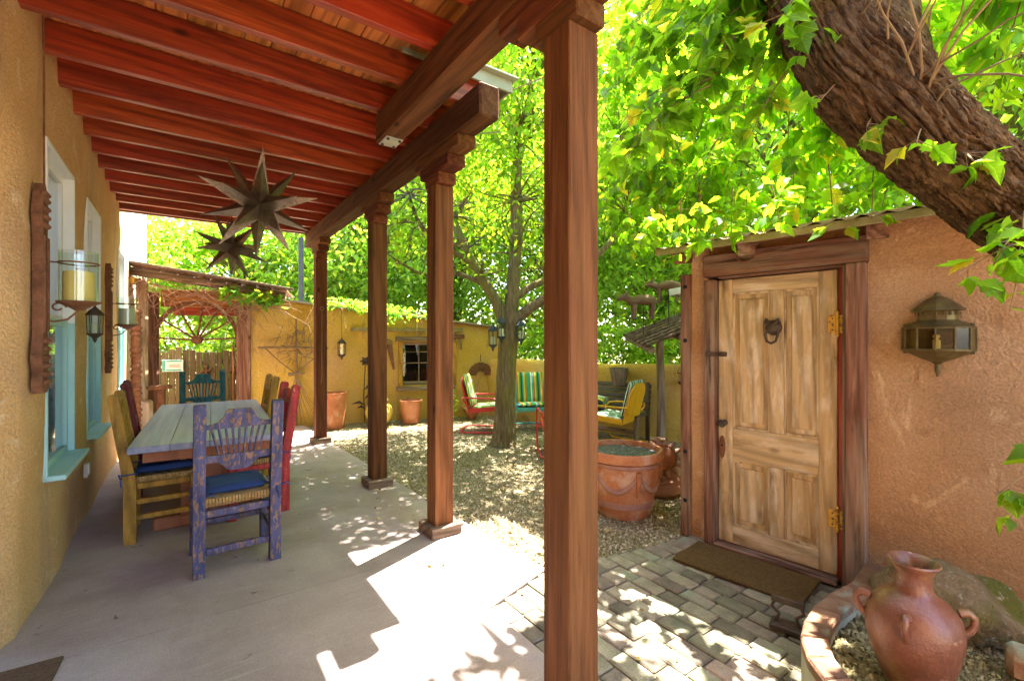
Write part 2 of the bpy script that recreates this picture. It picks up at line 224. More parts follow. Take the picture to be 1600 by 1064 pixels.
# ---------------------------------------------------------------- mesh helpers
class MB:
    def __init__(s): s.v = []; s.f = []
    def add(s, vs, fs, M=None):
        o = len(s.v)
        for p in vs:
            s.v.append(tuple(M @ Vector(p)) if M is not None else tuple(p))
        for f in fs: s.f.append(tuple(i+o for i in f))
        return s
    def box(s, c, d, rot=None, bev=.004):
        """chamfered box, centre c, size d, rot = euler tuple"""
        hx, hy, hz = d[0]/2, d[1]/2, d[2]/2; b = min(bev, hx*.45, hy*.45, hz*.45)
        vs = []; ix = {}
        for sx in (-1, 1):
            for sy in (-1, 1):
                for sz in (-1, 1):
                    for a in range(3):
                        p = [sx*(hx-b), sy*(hy-b), sz*(hz-b)]; p[a] = (sx*hx, sy*hy, sz*hz)[a]
                        ix[(sx, sy, sz, a)] = len(vs); vs.append(p)
        fs = []
        for a in range(3):
            for sg in (-1, 1):
                q = []
                for u, w in ((-1, -1), (1, -1), (1, 1), (-1, 1)):
                    k = [0, 0, 0]; k[a] = sg; k[(a+1) % 3] = u; k[(a+2) % 3] = w; q.append(ix[(k[0], k[1], k[2], a)])
                fs.append(q if sg > 0 else q[::-1])
        for a in range(3):
            b1, b2 = (a+1) % 3, (a+2) % 3
            for u in (-1, 1):
                for w in (-1, 1):
                    k0 = [0, 0, 0]; k1 = [0, 0, 0]; k0[a] = -1; k1[a] = 1; k0[b1] = k1[b1] = u; k0[b2] = k1[b2] = w
                    q = [ix[(*k0, b1)], ix[(*k1, b1)], ix[(*k1, b2)], ix[(*k0, b2)]]
                    fs.append(q if u*w < 0 else q[::-1])
        for sx in (-1, 1):
            for sy in (-1, 1):
                for sz in (-1, 1):
                    q = [ix[(sx, sy, sz, 0)], ix[(sx, sy, sz, 1)], ix[(sx, sy, sz, 2)]]
                    fs.append(q if sx*sy*sz > 0 else q[::-1])
        M = Matrix.Translation(c)
        if rot is not None:
            from mathutils import Euler
            M = M @ Euler(rot).to_matrix().to_4x4()
        return s.add(vs, fs, M)
    def bar(s, p, q, w, h, bev=.004, up=(0, 0, 1)):
        """chamfered bar from p to q: w across, h along 'up'"""
        p, q = Vector(p), Vector(q); d = q-p; l = d.length; z = d.normalized(); x = Vector(up).cross(z)
        if x.length < 1e-4: x = Vector((1, 0, 0)).cross(z)
        x.normalize(); y = z.cross(x); t = MB(); t.box((0, 0, 0), (w, h, l), None, bev)
        M = Matrix((x, y, z)).transposed().to_4x4(); M.translation = (p+q)/2
        return s.add(t.v, t.f, M)
    def tube(s, pts, rad, n=8, cap=True, closed=False, wob=None):
        pts = [Vector(p) for p in pts]; m = len(pts)
        if not hasattr(rad, '__len__'): rad = [rad]*m
        o = len(s.v); nrm = None
        for i, p in enumerate(pts):
            if closed: t = pts[(i+1) % m]-pts[i-1]
            else: t = pts[min(i+1, m-1)]-pts[max(i-1, 0)]
            t.normalize()
            if nrm is None:
                nrm = t.orthogonal().normalized()
            nrm = (nrm-t*nrm.dot(t)).normalized(); b = t.cross(nrm)
            for k in range(n):
                a = 2*math.pi*k/n; r = rad[i]*(wob(i, k, a) if wob else 1)
                s.v.append(tuple(p+(nrm*math.cos(a)+b*math.sin(a))*r))
        for i in range(m if closed else m-1):
            j = (i+1) % m
            for k in range(n):
                s.f.append((o+i*n+k, o+i*n+(k+1) % n, o+j*n+(k+1) % n, o+j*n+k))
        if cap and not closed:
            s.f.append(tuple(o+k for k in range(n))[::-1]); s.f.append(tuple(o+(m-1)*n+k for k in range(n)))
        return s
    def cyl(s, p, q, r, r2=None, n=12): return s.tube([p, q], [r, r if r2 is None else r2], n)
    def lathe(s, prof, c=(0, 0, 0), n=36, wob=None):
        o = len(s.v); m = len(prof)
        for i, (r, z) in enumerate(prof):
            for k in range(n):
                a = 2*math.pi*k/n; rr = max(r, .0005)*(wob(i, a) if wob else 1)
                s.v.append((c[0]+rr*math.cos(a), c[1]+rr*math.sin(a), c[2]+z))
        for i in range(m-1):
            for k in range(n): s.f.append((o+i*n+k, o+i*n+(k+1) % n, o+(i+1)*n+(k+1) % n, o+(i+1)*n+k))
        s.f.append(tuple(o+k for k in range(n))[::-1]); s.f.append(tuple(o+(m-1)*n+k for k in range(n)))
        return s
    def prism(s, poly, h, M=None):
        """2D polygon (ccw) in xy extruded along z by h (0..h)"""
        n = len(poly); vs = [(x, y, 0) for x, y in poly]+[(x, y, h) for x, y in poly]
        fs = [tuple(range(n))[::-1], tuple(range(n, 2*n))]+[(i, (i+1) % n, n+(i+1) % n, n+i) for i in range(n)]
        return s.add(vs, fs, M)
    def build(s, name, m, parent=None, smooth=0, loc=None, rot=None):
        me = bpy.data.meshes.new(name); me.from_pydata(s.v, [], s.f); me.materials.append(MATS[m])
        if smooth:
            me.polygons.foreach_set('use_smooth', [True]*len(me.polygons)); me.set_sharp_from_angle(angle=R(smooth))
        me.update(); return link(name, me, parent, loc, rot)
def link(name, me, parent=None, loc=None, rot=None, sc=None):
    o = bpy.data.objects.new(name, me); col.objects.link(o); o.parent = parent
    if loc is not None: o.location = loc
    if rot is not None: o.rotation_euler = rot
    if sc is not None: o.scale = sc
    return o
def tag(o, label=None, cat=None, group=None, kind=None):
    if label: o['label'] = label
    if cat: o['category'] = cat
    if group: o['group'] = group
    if kind: o['kind'] = kind
    return o
def empty(name, loc=(0, 0, 0), rz=0, label=None, cat=None, group=None):
    o = bpy.data.objects.new(name, None); col.objects.link(o); o.location = loc; o.rotation_euler = (0, 0, rz); o.empty_display_size = .1
    return tag(o, label, cat, group)
# front of an upright sheet in local x,z looking along -y : matrix for prism polygons (x,z) with thickness going +y
XZ = Matrix(((1, 0, 0, 0), (0, 0, -1, 0), (0, 1, 0, 0), (0, 0, 0, 1)))      # (x,y,z)->(x,-z,y): extrudes towards -y
def wall_panel(name, m, parent, x0, x1, top, openings=(), thick=.3, amp=.012, step=.09, reveal=.16, soft=(), seed=0, z0=-.05, topround=.05):
    """upright adobe wall in local coords: front at y=0 facing -y; top = function of x; openings (xa,xb,za,zb)"""
    xs = {round(x0, 4), round(x1, 4)}; zmin = min(top(x0), top(x1)); zs = {round(z0, 4)}
    for a, b, c, d in openings: xs |= {round(a, 4), round(b, 4)}; zs |= {round(c, 4), round(d, 4)}
    zcut = max([zmin-.12]+[o[3]+.02 for o in openings]); zs.add(round(zcut, 4))
    def fill(S):
        S = sorted(S); out = []
        for a, b in zip(S, S[1:]):
            k = max(1, int(math.ceil((b-a)/step)))
            out += [a+(b-a)*i/k for i in range(k)]
        return out+[S[-1]]
    xs = fill(xs); zs = fill(zs); nz = len(zs); extra = 6
    mb = MB(); idx = {}
    def yoff(x, z):
        y = amp*(mn.noise(Vector((x*1.3+seed, z*1.1, seed*3.1)))*1.3+.5*mn.noise(Vector((x*4+seed, z*4, 7))))
        for a, b, c, d, w in soft:
            dx = max(a-x, x-b, 0); dz = max(c-z, z-d, 0); q = math.hypot(dx, dz)
            if q < w: y += .5*w*(1-q/w)**2
        return y
    def vert(i, j):
        if (i, j) in idx: return idx[(i, j)]
        x = xs[i]
        if j < nz: z = zs[j]; y = yoff(x, z)
        else:
            f = (j-nz+1)/extra; T = top(x); z = zcut+(T-zcut)*math.sin(f*math.pi/2) if True else 0
            y = yoff(x, zcut+(T-zcut)*f)+topround*(1-math.cos(f*math.pi/2))
        idx[(i, j)] = len(mb.v); mb.v.append((x, y, z)); return idx[(i, j)]
    def inside(i, j):
        if j >= nz-1: return False
        cx = (xs[i]+xs[i+1])/2; cz = (zs[j]+zs[j+1])/2
        return any(a < cx < b and c < cz < d for a, b, c, d in openings)
    J = nz+extra; back = {}
    def bv(i, j):
        k = (i, j)
        if k not in back:
            v = mb.v[vert(i, j)]; back[k] = len(mb.v); mb.v.append((v[0], reveal, v[2]))
        return back[k]
    for i in range(len(xs)-1):
        for j in range(J-1):
            if inside(i, j):
                for (di, dj, e) in ((-1, 0, ((i, j), (i, j+1))), (1, 0, ((i+1, j+1), (i+1, j))), (0, -1, ((i+1, j), (i, j))), (0, 1, ((i, j+1), (i+1, j+1)))):
                    ii, jj = i+di, j+dj
                    if not (0 <= ii < len(xs)-1) or jj < 0 or not inside(ii, jj):
                        a, b = e; mb.f.append((vert(*a), vert(*b), bv(*b), bv(*a)))
                continue
            mb.f.append((vert(i, j), vert(i+1, j), vert(i+1, j+1), vert(i, j+1)))
    n = len(xs); rear = []
    for i in range(n):                 # top cap and back
        t = mb.v[vert(i, J-1)]; o = len(mb.v); mb.v.append((xs[i], thick-topround, t[2])); mb.v.append((xs[i], thick, t[2]-topround)); mb.v.append((xs[i], thick, z0)); rear.append(o)
    for i in range(n-1):
        a, b = rear[i], rear[i+1]
        mb.f += [(vert(i, J-1), vert(i+1, J-1), b, a), (a, b, b+1, a+1)]
    solid = not openings
    if solid:
        for i in range(n-1): a, b = rear[i], rear[i+1]; mb.f.append((a+1, b+1, b+2, a+2))
    for i in (0, n-1):
        loop = [vert(i, j) for j in range(J)]+[rear[i], rear[i]+1, rear[i]+2]
        mb.f.append(tuple(loop if i else loop[::-1]))
    return mb.build(name, m, parent, smooth=50)
def leaves_mesh(name, m, parent, pos, size, tmpl, faces, droop=.5, dirs=None, rs=nprs, smooth=False):
    """many leaf-sized faces in one mesh. tmpl: leaf template along +y, in xy, normal +z"""
    pos = np.asarray(pos, float); N = len(pos); size = np.asarray(size, float)
    T = np.asarray(tmpl, float)
    if dirs is None:
        a = rs.uniform(0, 2*np.pi, N); el = rs.normal(-droop, .45, N)
        d = np.stack([np.cos(a)*np.cos(el), np.sin(a)*np.cos(el), np.sin(el)], 1)
    else:
        d = dirs+rs.normal(0, .35, (N, 3)); d[:, 2] -= droop*.6
    d /= np.linalg.norm(d, axis=1)[:, None]
    up = np.stack([rs.normal(0, .55, N), rs.normal(0, .55, N), np.ones(N)], 1)
    x = np.cross(d, up); x /= np.linalg.norm(x, axis=1)[:, None]+1e-9; z = np.cross(x, d)
    cz = rs.normal(1, 1.1, N)[:, None, None]; bend = rs.normal(-.12, .16, N)[:, None, None]; tw = rs.normal(0, .18, N)[:, None, None]
    TZ = T[None, :, 2:3]*cz+bend*T[None, :, 1:2]**2+tw*T[None, :, 0:1]*T[None, :, 1:2]
    V = pos[:, None, :]+size[:, None, None]*(T[None, :, 0:1]*x[:, None, :]+T[None, :, 1:2]*d[:, None, :]+TZ*z[:, None, :])
    k = len(T); V = V.reshape(-1, 3)
    F = [np.asarray(f) for f in faces]; lens = np.array([len(f) for f in F]); flat = np.concatenate(F)
    loops = (flat[None, :]+(np.arange(N)*k)[:, None]).ravel()
    starts = np.concatenate([[0], np.cumsum(lens)[:-1]]); ls = (starts[None, :]+(np.arange(N)*len(flat))[:, None]).ravel()
    me = bpy.data.meshes.new(name); me.vertices.add(len(V)); me.vertices.foreach_set('co', V.ravel())
    me.loops.add(len(loops)); me.loops.foreach_set('vertex_index', loops.astype(np.int32))
    me.polygons.add(len(ls)); me.polygons.foreach_set('loop_start', ls.astype(np.int32))
    me.update(calc_edges=True); me.validate(); me.materials.append(MATS[m])
    return link(name, me, parent)
LEAF4 = [(0, 0, 0), (.30, .45, .06), (0, 1, -.08), (-.30, .45, .06)]; LEAF4F = [(0, 1, 2), (0, 2, 3)]
LEAF6 = [(0, 0, 0), (.24, .3, .05), (.22, .65, .04), (0, 1, -.1), (-.22, .65, .04), (-.24, .3, .05)]; LEAF6F = [(0, 1, 2, 3), (0, 3, 4, 5)]
# lobed maple leaflet: outline of the right half, mirrored, folded on the midrib
_h = [(.05, .02, .01), (.20, .16, .04), (.36, .26, .05), (.31, .38, .05), (.43, .52, .03), (.27, .55, .05), (.22, .70, .03), (.10, .84, .0)]
LOBE = [(0, 0, 0), (0, .5, 0.0), (0, 1, -.14)]+_h+[(-x, y, z) for x, y, z in _h]
LOBEF = [(0, 3, 4, 5, 6, 1), (1, 6, 7, 8), (1, 8, 9, 10, 2), (0, 1, 14, 13, 12, 11), (1, 16, 15, 14), (1, 2, 18, 17, 16)]
def sunpatch(p):                       # does a leaf here shade the open, sunlit part of the porch floor?
    gx = p[:, 0]-p[:, 2]*KX; gy = p[:, 1]-p[:, 2]*KY
    return (gx > .3) & (gx < 2.35) & (gy > 1.95) & (gy < 3.42) & (gx*.0+gy > 1.95)

# ---------------------------------------------------------------- setting: ground, concrete, pavers, gravel
g = MB(); n = 60
g.v = [(-60+120*i/n, -60+120*j/n, -.03) for j in range(n+1) for i in range(n+1)]
g.f = [(j*(n+1)+i, j*(n+1)+i+1, (j+1)*(n+1)+i+1, (j+1)*(n+1)+i) for j in range(n) for i in range(n)]
tag(g.build('ground', 'gravel_ground'), 'tan gravel ground of the courtyard garden', 'ground', kind='structure')
g = MB(); g.prism([(-.95, -7), (1.455, -7), (1.455, 2.255), (1.99, 2.41), (1.968, 3.098), (-.95, 3.098)], .12, Matrix.Translation((0, 0, -.12))); g.prism([(-.95, 3.103), (1.968, 3.103), (1.87, 6.198), (-.95, 6.198)], .12, Matrix.Translation((0, 0, -.1205))); g.prism([(-.95, 6.203), (1.87, 6.203), (1.83, 7.4), (1.80, 9.1), (-.95, 9.9)], .12, Matrix.Translation((0, 0, -.121)))
tag(g.build('porch_floor', 'concrete'), 'smooth pinkish concrete slab of the covered porch', 'floor', kind='structure')
pv = empty('pavement', (0, 0, 0)); tag(pv, 'small patio of mixed rectangular pavers before the wooden door', 'pavement', kind='structure')
g = MB(); g.prism([(1.458, -1.2), (3.42, -1.2), (3.42, 2.18), (1.985, 2.405), (1.458, 2.25)], .05, Matrix.Translation((0, 0, -.068)))
g.build('joint_bed', 'paver_joint', pv)
PVM = []
for L_ in (.15, .19, .20, .21):
    for k in range(3):
        q = MB(); q.box((0, 0, -.03), (.104, L_-.008, .06), None, .008); me = bpy.data.meshes.new('paver'); me.from_pydata(q.v, [], q.f); me.materials.append(MATS['paver']); PVM.append((L_, me))
x = 1.514; ci = 0
while x < 3.40:
    ymax = 2.39-(x-2.0)*.165 if x > 1.99 else 2.25+(x-1.46)*.28
    y = ymax
    while y > .35:
        L_, me = rnd.choice(PVM)
        if y-L_ < .3: break
        planter = (math.hypot(x-2.72, (y-L_/2)-.35) < .62)
        if not planter and not (x > 3.28 and y < 2.0):
            link('paver', me, pv, (x+rnd.uniform(-.003, .003), y-L_/2, rnd.uniform(-.007, .003)), (rnd.uniform(-.018, .018), rnd.uniform(-.018, .018), rnd.uniform(-.025, .025)))
        y -= L_
    x += .112; ci += 1
# gravel: loose pebbles on the ground sheet
N = 52000
u = nprs.uniform(0, 1, (N*3, 2)); px = 1.8+u[:, 0]*4.4; py = 2.0+u[:, 1]*7.0
keep = (px > 2.02-(py-2.41)*.033) & ((py > 2.43-(px-2)*.165)) & (nprs.uniform(0, 1, N*3) < np.clip((4.2/np.hypot(px, py))**2.2, 0, 1))
px, py = px[keep][:N], py[keep][:N]; N = len(px)
oct_v = [(1, 0, 0), (0, 1, 0), (-1, 0, 0), (0, -1, 0), (.15, .1, .75), (-.1, -.15, -.5)]; oct_f = [(0, 1, 4), (1, 2, 4), (2, 3, 4), (3, 0, 4)]
mat('pebble', [(.25, (.27, .21, .13)), (.5, (.44, .37, .27)), (.75, (.62, .55, .45))], 40, rough=.9)
pm = MATS['pebble']; nt = pm.node_tree; ge = nd(nt, 'ShaderNodeNewGeometry'); rp = nd(nt, 'ShaderNodeValToRGB')
rp.color_ramp.elements[0].color = (.15, .105, .045, 1); rp.color_ramp.elements[1].color = (.56, .47, .34, 1); e_ = rp.color_ramp.elements.new(.55); e_.color = (.32, .25, .14, 1)
nt.links.new(ge.outputs['Random Per Island'], rp.inputs[0]); nt.links.new(rp.outputs[0], nt.nodes['Principled BSDF'].inputs['Base Color'])
gr = leaves_mesh('gravel', 'pebble', None, np.stack([px, py, np.full(N, -.029)], 1), nprs.uniform(.006, .014, N), oct_v, oct_f, droop=0)
tag(gr, 'loose tan pebbles strewn over the courtyard ground', 'gravel', kind='stuff')

# ---------------------------------------------------------------- house with windows (local x = world y, local -y = world +x)
house = empty('house', (-.70, 0, 0), R(90), 'tan stucco house wall with three windows along the porch', 'house')
WIN = [(3.98, 4.88, .68, 2.81), (5.46, 6.27, .68, 2.81), (7.85, 8.64, .80, 2.76)]
wall_panel('wall', 'house_stucco', house, -7.0, 9.2, lambda x: 4.4, [(1.9, 3.36, -.05, 2.60)]+WIN, thick=.5, amp=.02, step=.11, reveal=.17, soft=[(1.9, 3.36, -.1, 2.60, .10)], seed=2)
wall_panel('upper_wall', 'pale_stucco', house, 9.2, 12.4, lambda x: 4.8, [], thick=.5, amp=.01, step=.25, seed=5)
g = MB(); g.box((12.46, -.03, 3.2), (.09, .07, 6.4), None, .01); g.build('downspout', 'white_paint', house)
g = MB(); g.box((2.6, .42, 1.25), (1.6, .06, 2.75), None, .01); d_ = g.build('door', 'old_wood_z', house); g = MB(); g.lathe([(0, 0), (.03, .005), (.03, .02), (.015, .03)], (3.1, 0, 0), 14); g2 = g.build('handle', 'dark_iron', d_, 40, (0, .38, 1.0), (R(90), 0, 0))
for wi, (a, b, c, d) in enumerate(WIN):
    w = empty('window', (0, 0, 0)); w.parent = house
    cm = 'white_paint'; lm = 'aqua_paint'; zm = c+(d-c)*.47
    def part(name, cx, cy_, cz, sx, sy, sz, m, par=w, bev=.004):
        q = MB(); q.box((cx, cy_, cz), (sx, sy, sz), None, bev); return q.build(name, m, par)
    # casing lining the opening: upper half white, lower half aqua
    for s_, xx in ((1, a+.016), (-1, b-.016)):
        part('jamb', xx, .068, (zm+d)/2, .028, .17, d-zm, cm); part('jamb', xx, .068, (zm+c)/2, .028, .17, zm-c-.002, lm)
    part('head', (a+b)/2, .068, d-.016, b-a-.062, .17, .028, cm)
    s = part('sill', (a+b)/2, .035, c+.012, b-a-.004, .27, .034, lm, bev=.006)
    # outer and sash frames
    for (z0, z1, yy, m_) in ((zm, d-.032, .064, cm), (c+.03, zm+.02, .036, lm)):
        f = empty('sash', (0, 0, 0)); f.parent = w
        xa, xb = a+.032, b-.032; t = .05
        part('stile', xa+t/2, yy, (z0+z1)/2, t, .034, z1-z0, m_, f); part('stile', xb-t/2, yy, (z0+z1)/2, t, .034, z1-z0, m_, f)
        part('rail', (xa+xb)/2, yy, z1-t/2, xb-xa-2*t-.001, .034, t, m_, f); part('rail', (xa+xb)/2, yy, z0+t/2, xb-xa-2*t-.001, .034, t, m_, f)
        q = MB(); q.box(((xa+xb)/2, yy+.004, (z0+z1)/2), (xb-xa-2*t+.01, .006, z1-z0-2*t+.01), None, .001); q.build('pane', 'window_glass', f)
    q = MB(); K = 60
    for k in range(K+1):
        xx = a+.02+(b-a-.04)*k/K; yy = .26+.02*math.sin(k*1.25)+.008*math.sin(k*.5)
        q.v += [(xx, yy, c), (xx, yy, zm+(.0 if wi else .1))]
    q.f = [(2*k, 2*k+2, 2*k+3, 2*k+1) for k in range(K)]; q.build('curtain', 'curtain', w, 60)
    q = MB(); q.box(((a+b)/2, .48, (c+d)/2), (b-a+.6, .02, d-c+.6), None, .002); q.build('dark_backing', 'void_dark', w)  # near-black sheet: the unlit room's darkness is put into its colour

# ---------------------------------------------------------------- porch: posts, beams, joists, boards
porch = empty('porch', (1.0, 0, 0), 0, 'stained timber porch roof on four square posts beside the house', 'porch')
porch.location = (0, 0, 0)
JZ0, JZ1 = 3.30, 3.495
me_j = {}
for k in range(-9, 12):
    y = 3.00+.46*k
    if y > 8.2: break
    x1 = 2.0 if y > 2.95 else 1.52
    q = MB(); q.box(((-.71+x1)/2, 0, (JZ0+JZ1)/2), (x1+.71, .058, JZ1-JZ0), None, .004); q.build('joist', 'redwood_x', porch, loc=(0, y+rnd.uniform(-.012, .012), rnd.uniform(-.003, .003)))
for sy in (-1.2, 1.25, 3.7, 6.0):
    for i in range(18):
        x = -.66+.151*i; y0 = sy+(.23 if i % 2 else 0)-.12; y1 = min(sy+2.45+(.23 if i % 2 == 0 else 0), 8.1)
        ya = y0; yb = y0+2.44 if sy < 6 else 8.1
        if x > 1.55: ya = max(ya, 2.96)
        if yb-ya < .15: continue
        q = MB(); q.box((x, (ya+yb)/2, 3.51), (.146, yb-ya-.004, .024), None, .002); q.build('deck_board', 'deck_wood_y', porch)
q = MB(); q.prism([(-.72, -1.4), (1.56, -1.4), (1.56, 2.92), (2.05, 2.92), (2.05, 8.14), (-.72, 8.14)], .03, Matrix.Translation((0, 0, 3.526))); q.build('roof_sheet', 'grey_roof', porch)
q = MB(); q.box((1.63, 2.915, 3.51), (.90, .02, .09), None, .003); q.box((1.63, 2.90, 3.562), (.94, .09, .014), None, .002); q.box((2.062, 5.5, 3.51), (.02, 5.2, .09), None, .003); q.build('flashing', 'pale_flashing', porch)
q = MB(); q.box((1.575, .75, 3.44), (.03, 4.3, .22), None, .003); q.build('fascia', 'redwood_y', porch)
q = MB(); q.box((.65, 8.16, 3.42), (2.75, .035, .25), None, .003); q.build('fascia', 'redwood_x', porch)
q = MB(); q.box((1.80, 3.16, 3.78), (.09, .09, .46), None, .005); rp_ = q.build('deck_post', 'paint_ochre', porch)
for z in (3.66, 3.80):
    q = MB(); q.lathe([(.014, 0), (.014, .01), (.004, .014)], n=8); q.build('bolt', 'steel_plate', rp_, 40, (1.80, 3.113, z), (R(90), 0, 0))
BZ0 = 3.068
def beam(x, y0, y1):
    q = MB(); yc = (y0+y1)/2; q.box((x, yc, (BZ0+JZ0)/2-.001), (.16, y1-y0, JZ0-BZ0-.002), None, .014); return q.build('beam', 'post_wood_y', porch)
beam(1.70, 2.64, 8.12); b1 = beam(1.29, -1.4, 3.52)
q = MB(); q.box((1.29, 3.40, BZ0-.005), (.13, .17, .007), None, .001); pl = q.build('metal_plate', 'steel_plate', b1)
for dx in (-.045, .045):
    for dy in (-.06, .06):
        q = MB(); q.lathe([(.011, 0), (.011, .008), (.005, .012)], n=8); q.build('bolt', 'galvanised', b1, 40, (1.29+dx, 3.40+dy, BZ0-.0085), (R(180), 0, 0))
def post(x, y, steps, tone=0):
    p = empty('post', (x, y, 0)); p.parent = porch
    q = MB(); q.box((0, 0, 1.40), (.16, .16, 2.78), None, .006); q.build('shaft', 'post_wood_z', p)
    q = MB(); q.box((0, 0, .041), (.262, .262, .082), None, .006); q.build('base', 'grey_wood_x', p)
    hs = (BZ0-2.79)/3
    for i, (lo, hi) in enumerate(steps):
        z0 = 2.79+hs*i; q = MB(); q.box((0, (hi-lo)/2, z0+hs/2), (.158-.002*i, lo+hi, hs-.002), None, .008); q.build('corbel', 'post_wood_y', p)
std = [(.10, .10), (.20, .20), (.30, .30)]
post(1.70, 3.39, [(.13, .12), (.28, .22), (.44, .34)]); post(1.70, 4.88, std); post(1.70, 7.41, std); post(1.29, 1.395, [(.12, .14), (.26, .27), (.4, .42)])
for y in (-1.2,):
    post(1.29, y, std)
# small iron hooks under the far beam and a pull cord on the far post
q = MB(); q.tube([(1.60, 5.35, 3.30), (1.60, 5.35, 3.24), (1.61, 5.36, 3.21), (1.60, 5.37, 3.16), (1.585, 5.37, 3.12)], .006, 6); tag(q.build('iron_hook', 'dark_iron', None, 40), 'small iron hook hanging under the joists beside the long beam', 'hook')
q = MB(); q.tube([(1.70, 7.322, 1.82+.03*math.cos(a)) if False else (1.70+.025*math.sin(a), 7.322, 2.03+.025*math.cos(a)) for a in [i*math.pi/6 for i in range(12)]], .005, 5, closed=True); q.tube([(1.70, 7.322, 2.0), (1.702, 7.322, 1.0), (1.69, 7.322, .9)], .005, 5)
tag(q.build('pull_cord', 'vine_stem', None, 40), 'thin looped cord hanging down the farthest porch post', 'cord')

# ---------------------------------------------------------------- on the house wall: carved sconces, lantern, cable, outlet, door mat
def sconce(y, z, wax, label, s=1.0):
    r = empty('candle_sconce', (-.68, y, z), 0, label, 'sconce', 'carved candle sconces on the house wall')
    H = 1.18*s; pr = [(-.05, -.5), (-.085, -.46), (-.06, -.40), (-.10, -.33), (-.07, -.27), (-.055, -.2), (-.055, .28), (-.085, .34), (-.06, .41), (-.04, .46), (0, .5)]
    poly = [(x*.95*s+.10, zz*H) for x, zz in pr]+[(-x*.95*s+.10, zz*H) for x, zz in pr[::-1][1:]]
    q = MB(); q.prism(poly[::-1], .045, Matrix(((0, 0, 1, 0), (-1, 0, 0, 0), (0, 1, 0, 0), (0, 0, 0, 1)))); q.build('plaque', 'carved_wood', r)
    q = MB()
    for zz in (-.45, -.41, -.37, -.33, -.29, -.25, .30, .34, .38, .42, .45):
        for yy in (-.035, 0, .035): q.lathe([(0, -.018), (.014, -.010), (.019, 0), (.014, .010), (0, .018)], (.045, yy*s-.10, zz*H), 8)
    for yy in (-.055, .055): q.box((.045, yy*s*.75-.10, .02), (.02, .016, .46*H), None, .004)
    q.build('carving', 'carved_wood', r, 50)
    cx = .17; zc = -.07
    def ring(rr, z, t=.005): return MB().tube([(cx+rr*math.cos(a), rr*math.sin(a), z) for a in [i*2*math.pi/28 for i in range(28)]], t, 6, closed=True)
    q = ring(.092, zc+.235); q.tube([(.03, -.06, zc+.235), (.05, -.01, zc+.235), (cx-.09, 0, zc+.235)], .005, 6); q.build('ring', 'rust_iron', r, 50)
    q = MB(); q.tube([(.03, -.07, zc-.10), (.06, -.01, zc-.115), (.12, 0, zc-.10), (.165, 0, zc-.05), (.17, 0, zc-.01)], .006, 6)
    q.tube([(.03+.035*math.cos(a)*(1-i*.05)+.05, .0, zc-.03+.03*math.sin(a)*(1-i*.05)) for i, a in enumerate([k*.5 for k in range(13)])], .005, 6)
    q.build('bracket', 'rust_iron', r, 50)
    q = MB(); q.lathe([(.02, -.045), (.035, -.035), (.06, -.02), (.10, 0), (.104, .008), (.098, .008), (.06, -.005), (0, -.008)], (cx, 0, zc), 28); q.build('dish', 'rust_iron', r, 50)
    q = MB(); q.lathe([(.072, .008), (.074, .03), (.073, .17), (.068, .185), (.03, .176), (0, .174)], (cx, 0, zc), 28); cn = q.build('candle', wax, r, 50)
    q = MB(); q.cyl((cx, 0, zc+.172), (cx+.004, 0, zc+.192), .002, n=5); q.build('wick', 'void_dark', cn)
    q = MB(); q.lathe([(.090, .01), (.090, .305), (.087, .305), (.087, .01)], (cx, 0, zc), 32); q.build('glass_cylinder', 'clear_glass', r, 40)
    return r
sconce(3.76, 1.845, 'wax_yellow', 'carved wooden sconce holding a glass cylinder with thick yellow candle')
sconce(6.66, 1.79, 'wax_pale', 'farther carved wooden sconce with pale candle in glass, beyond second window')
def cage_lantern(name, loc, s, label, group=None, hang=0., m='dark_iron', rz=0):
    r = empty(name, loc, rz, label, 'lantern', group); n = 6
    def hexa(rr, z): return [(rr*math.cos(k*math.pi/3), rr*math.sin(k*math.pi/3), z) for k in range(n)]
    lo, hi = hexa(.055*s, -.10*s), hexa(.062*s, .08*s); q = MB()
    for k in range(n): q.bar(lo[k], hi[k], .007*s, .007*s, .001)
    q.lathe([(0, -.19*s), (.012*s, -.17*s), (.02*s, -.14*s), (.062*s, -.105*s), (.062*s, -.095*s), (.0, -.095*s)], n=6); q.build('cage', m, r)
    q = MB(); q.lathe([(.07*s, .075*s), (.07*s, .085*s), (.045*s, .12*s), (.02*s, .145*s), (.008*s, .16*s), (.010*s, .175*s), (0, .18*s)], n=6); q.build('cap', m, r)
    q = MB(); q.lathe([(.050*s, -.094*s), (.057*s, .074*s), (.054*s, .074*s), (.047*s, -.094*s)], n=6); q.build('glass_body', 'clear_glass', r)
    q = MB(); q.lathe([(.026*s, -.094*s), (.026*s, 0), (.01*s, .004*s), (0, .004*s)], n=12); q.build('candle', 'wax_pale', r, 40)
    if hang: q = MB(); q.cyl((0, 0, .175*s), (0, 0, .175*s+hang), .004*s, n=5); q.build('hanger', m, r)
    return r
l_ = cage_lantern('wall_lantern', (-.585, 5.02, 1.69), .85, 'small dark iron lantern on house wall just below the near candle glass', hang=.05)
q = MB(); q.tube([(-.115, 0, .2), (-.06, 0, .22), (0, 0, .2)], .005, 6); q.build('bracket', 'dark_iron', l_, 40)
q = MB(); q.tube([(-.672, 3.815, 3.48), (-.668, 3.813, 3.1), (-.67, 3.818, 2.8), (-.668, 3.815, 2.42)], .006, 6); tag(q.build('wall_cable', 'carved_wood', None, 40), 'thin dark cable running down the house wall to the carved sconce', 'cable')
ol = empty('electrical_outlet', (-.68, 5.27, .455), 0, 'small weatherproof outlet box low on the house wall under the windows', 'outlet')
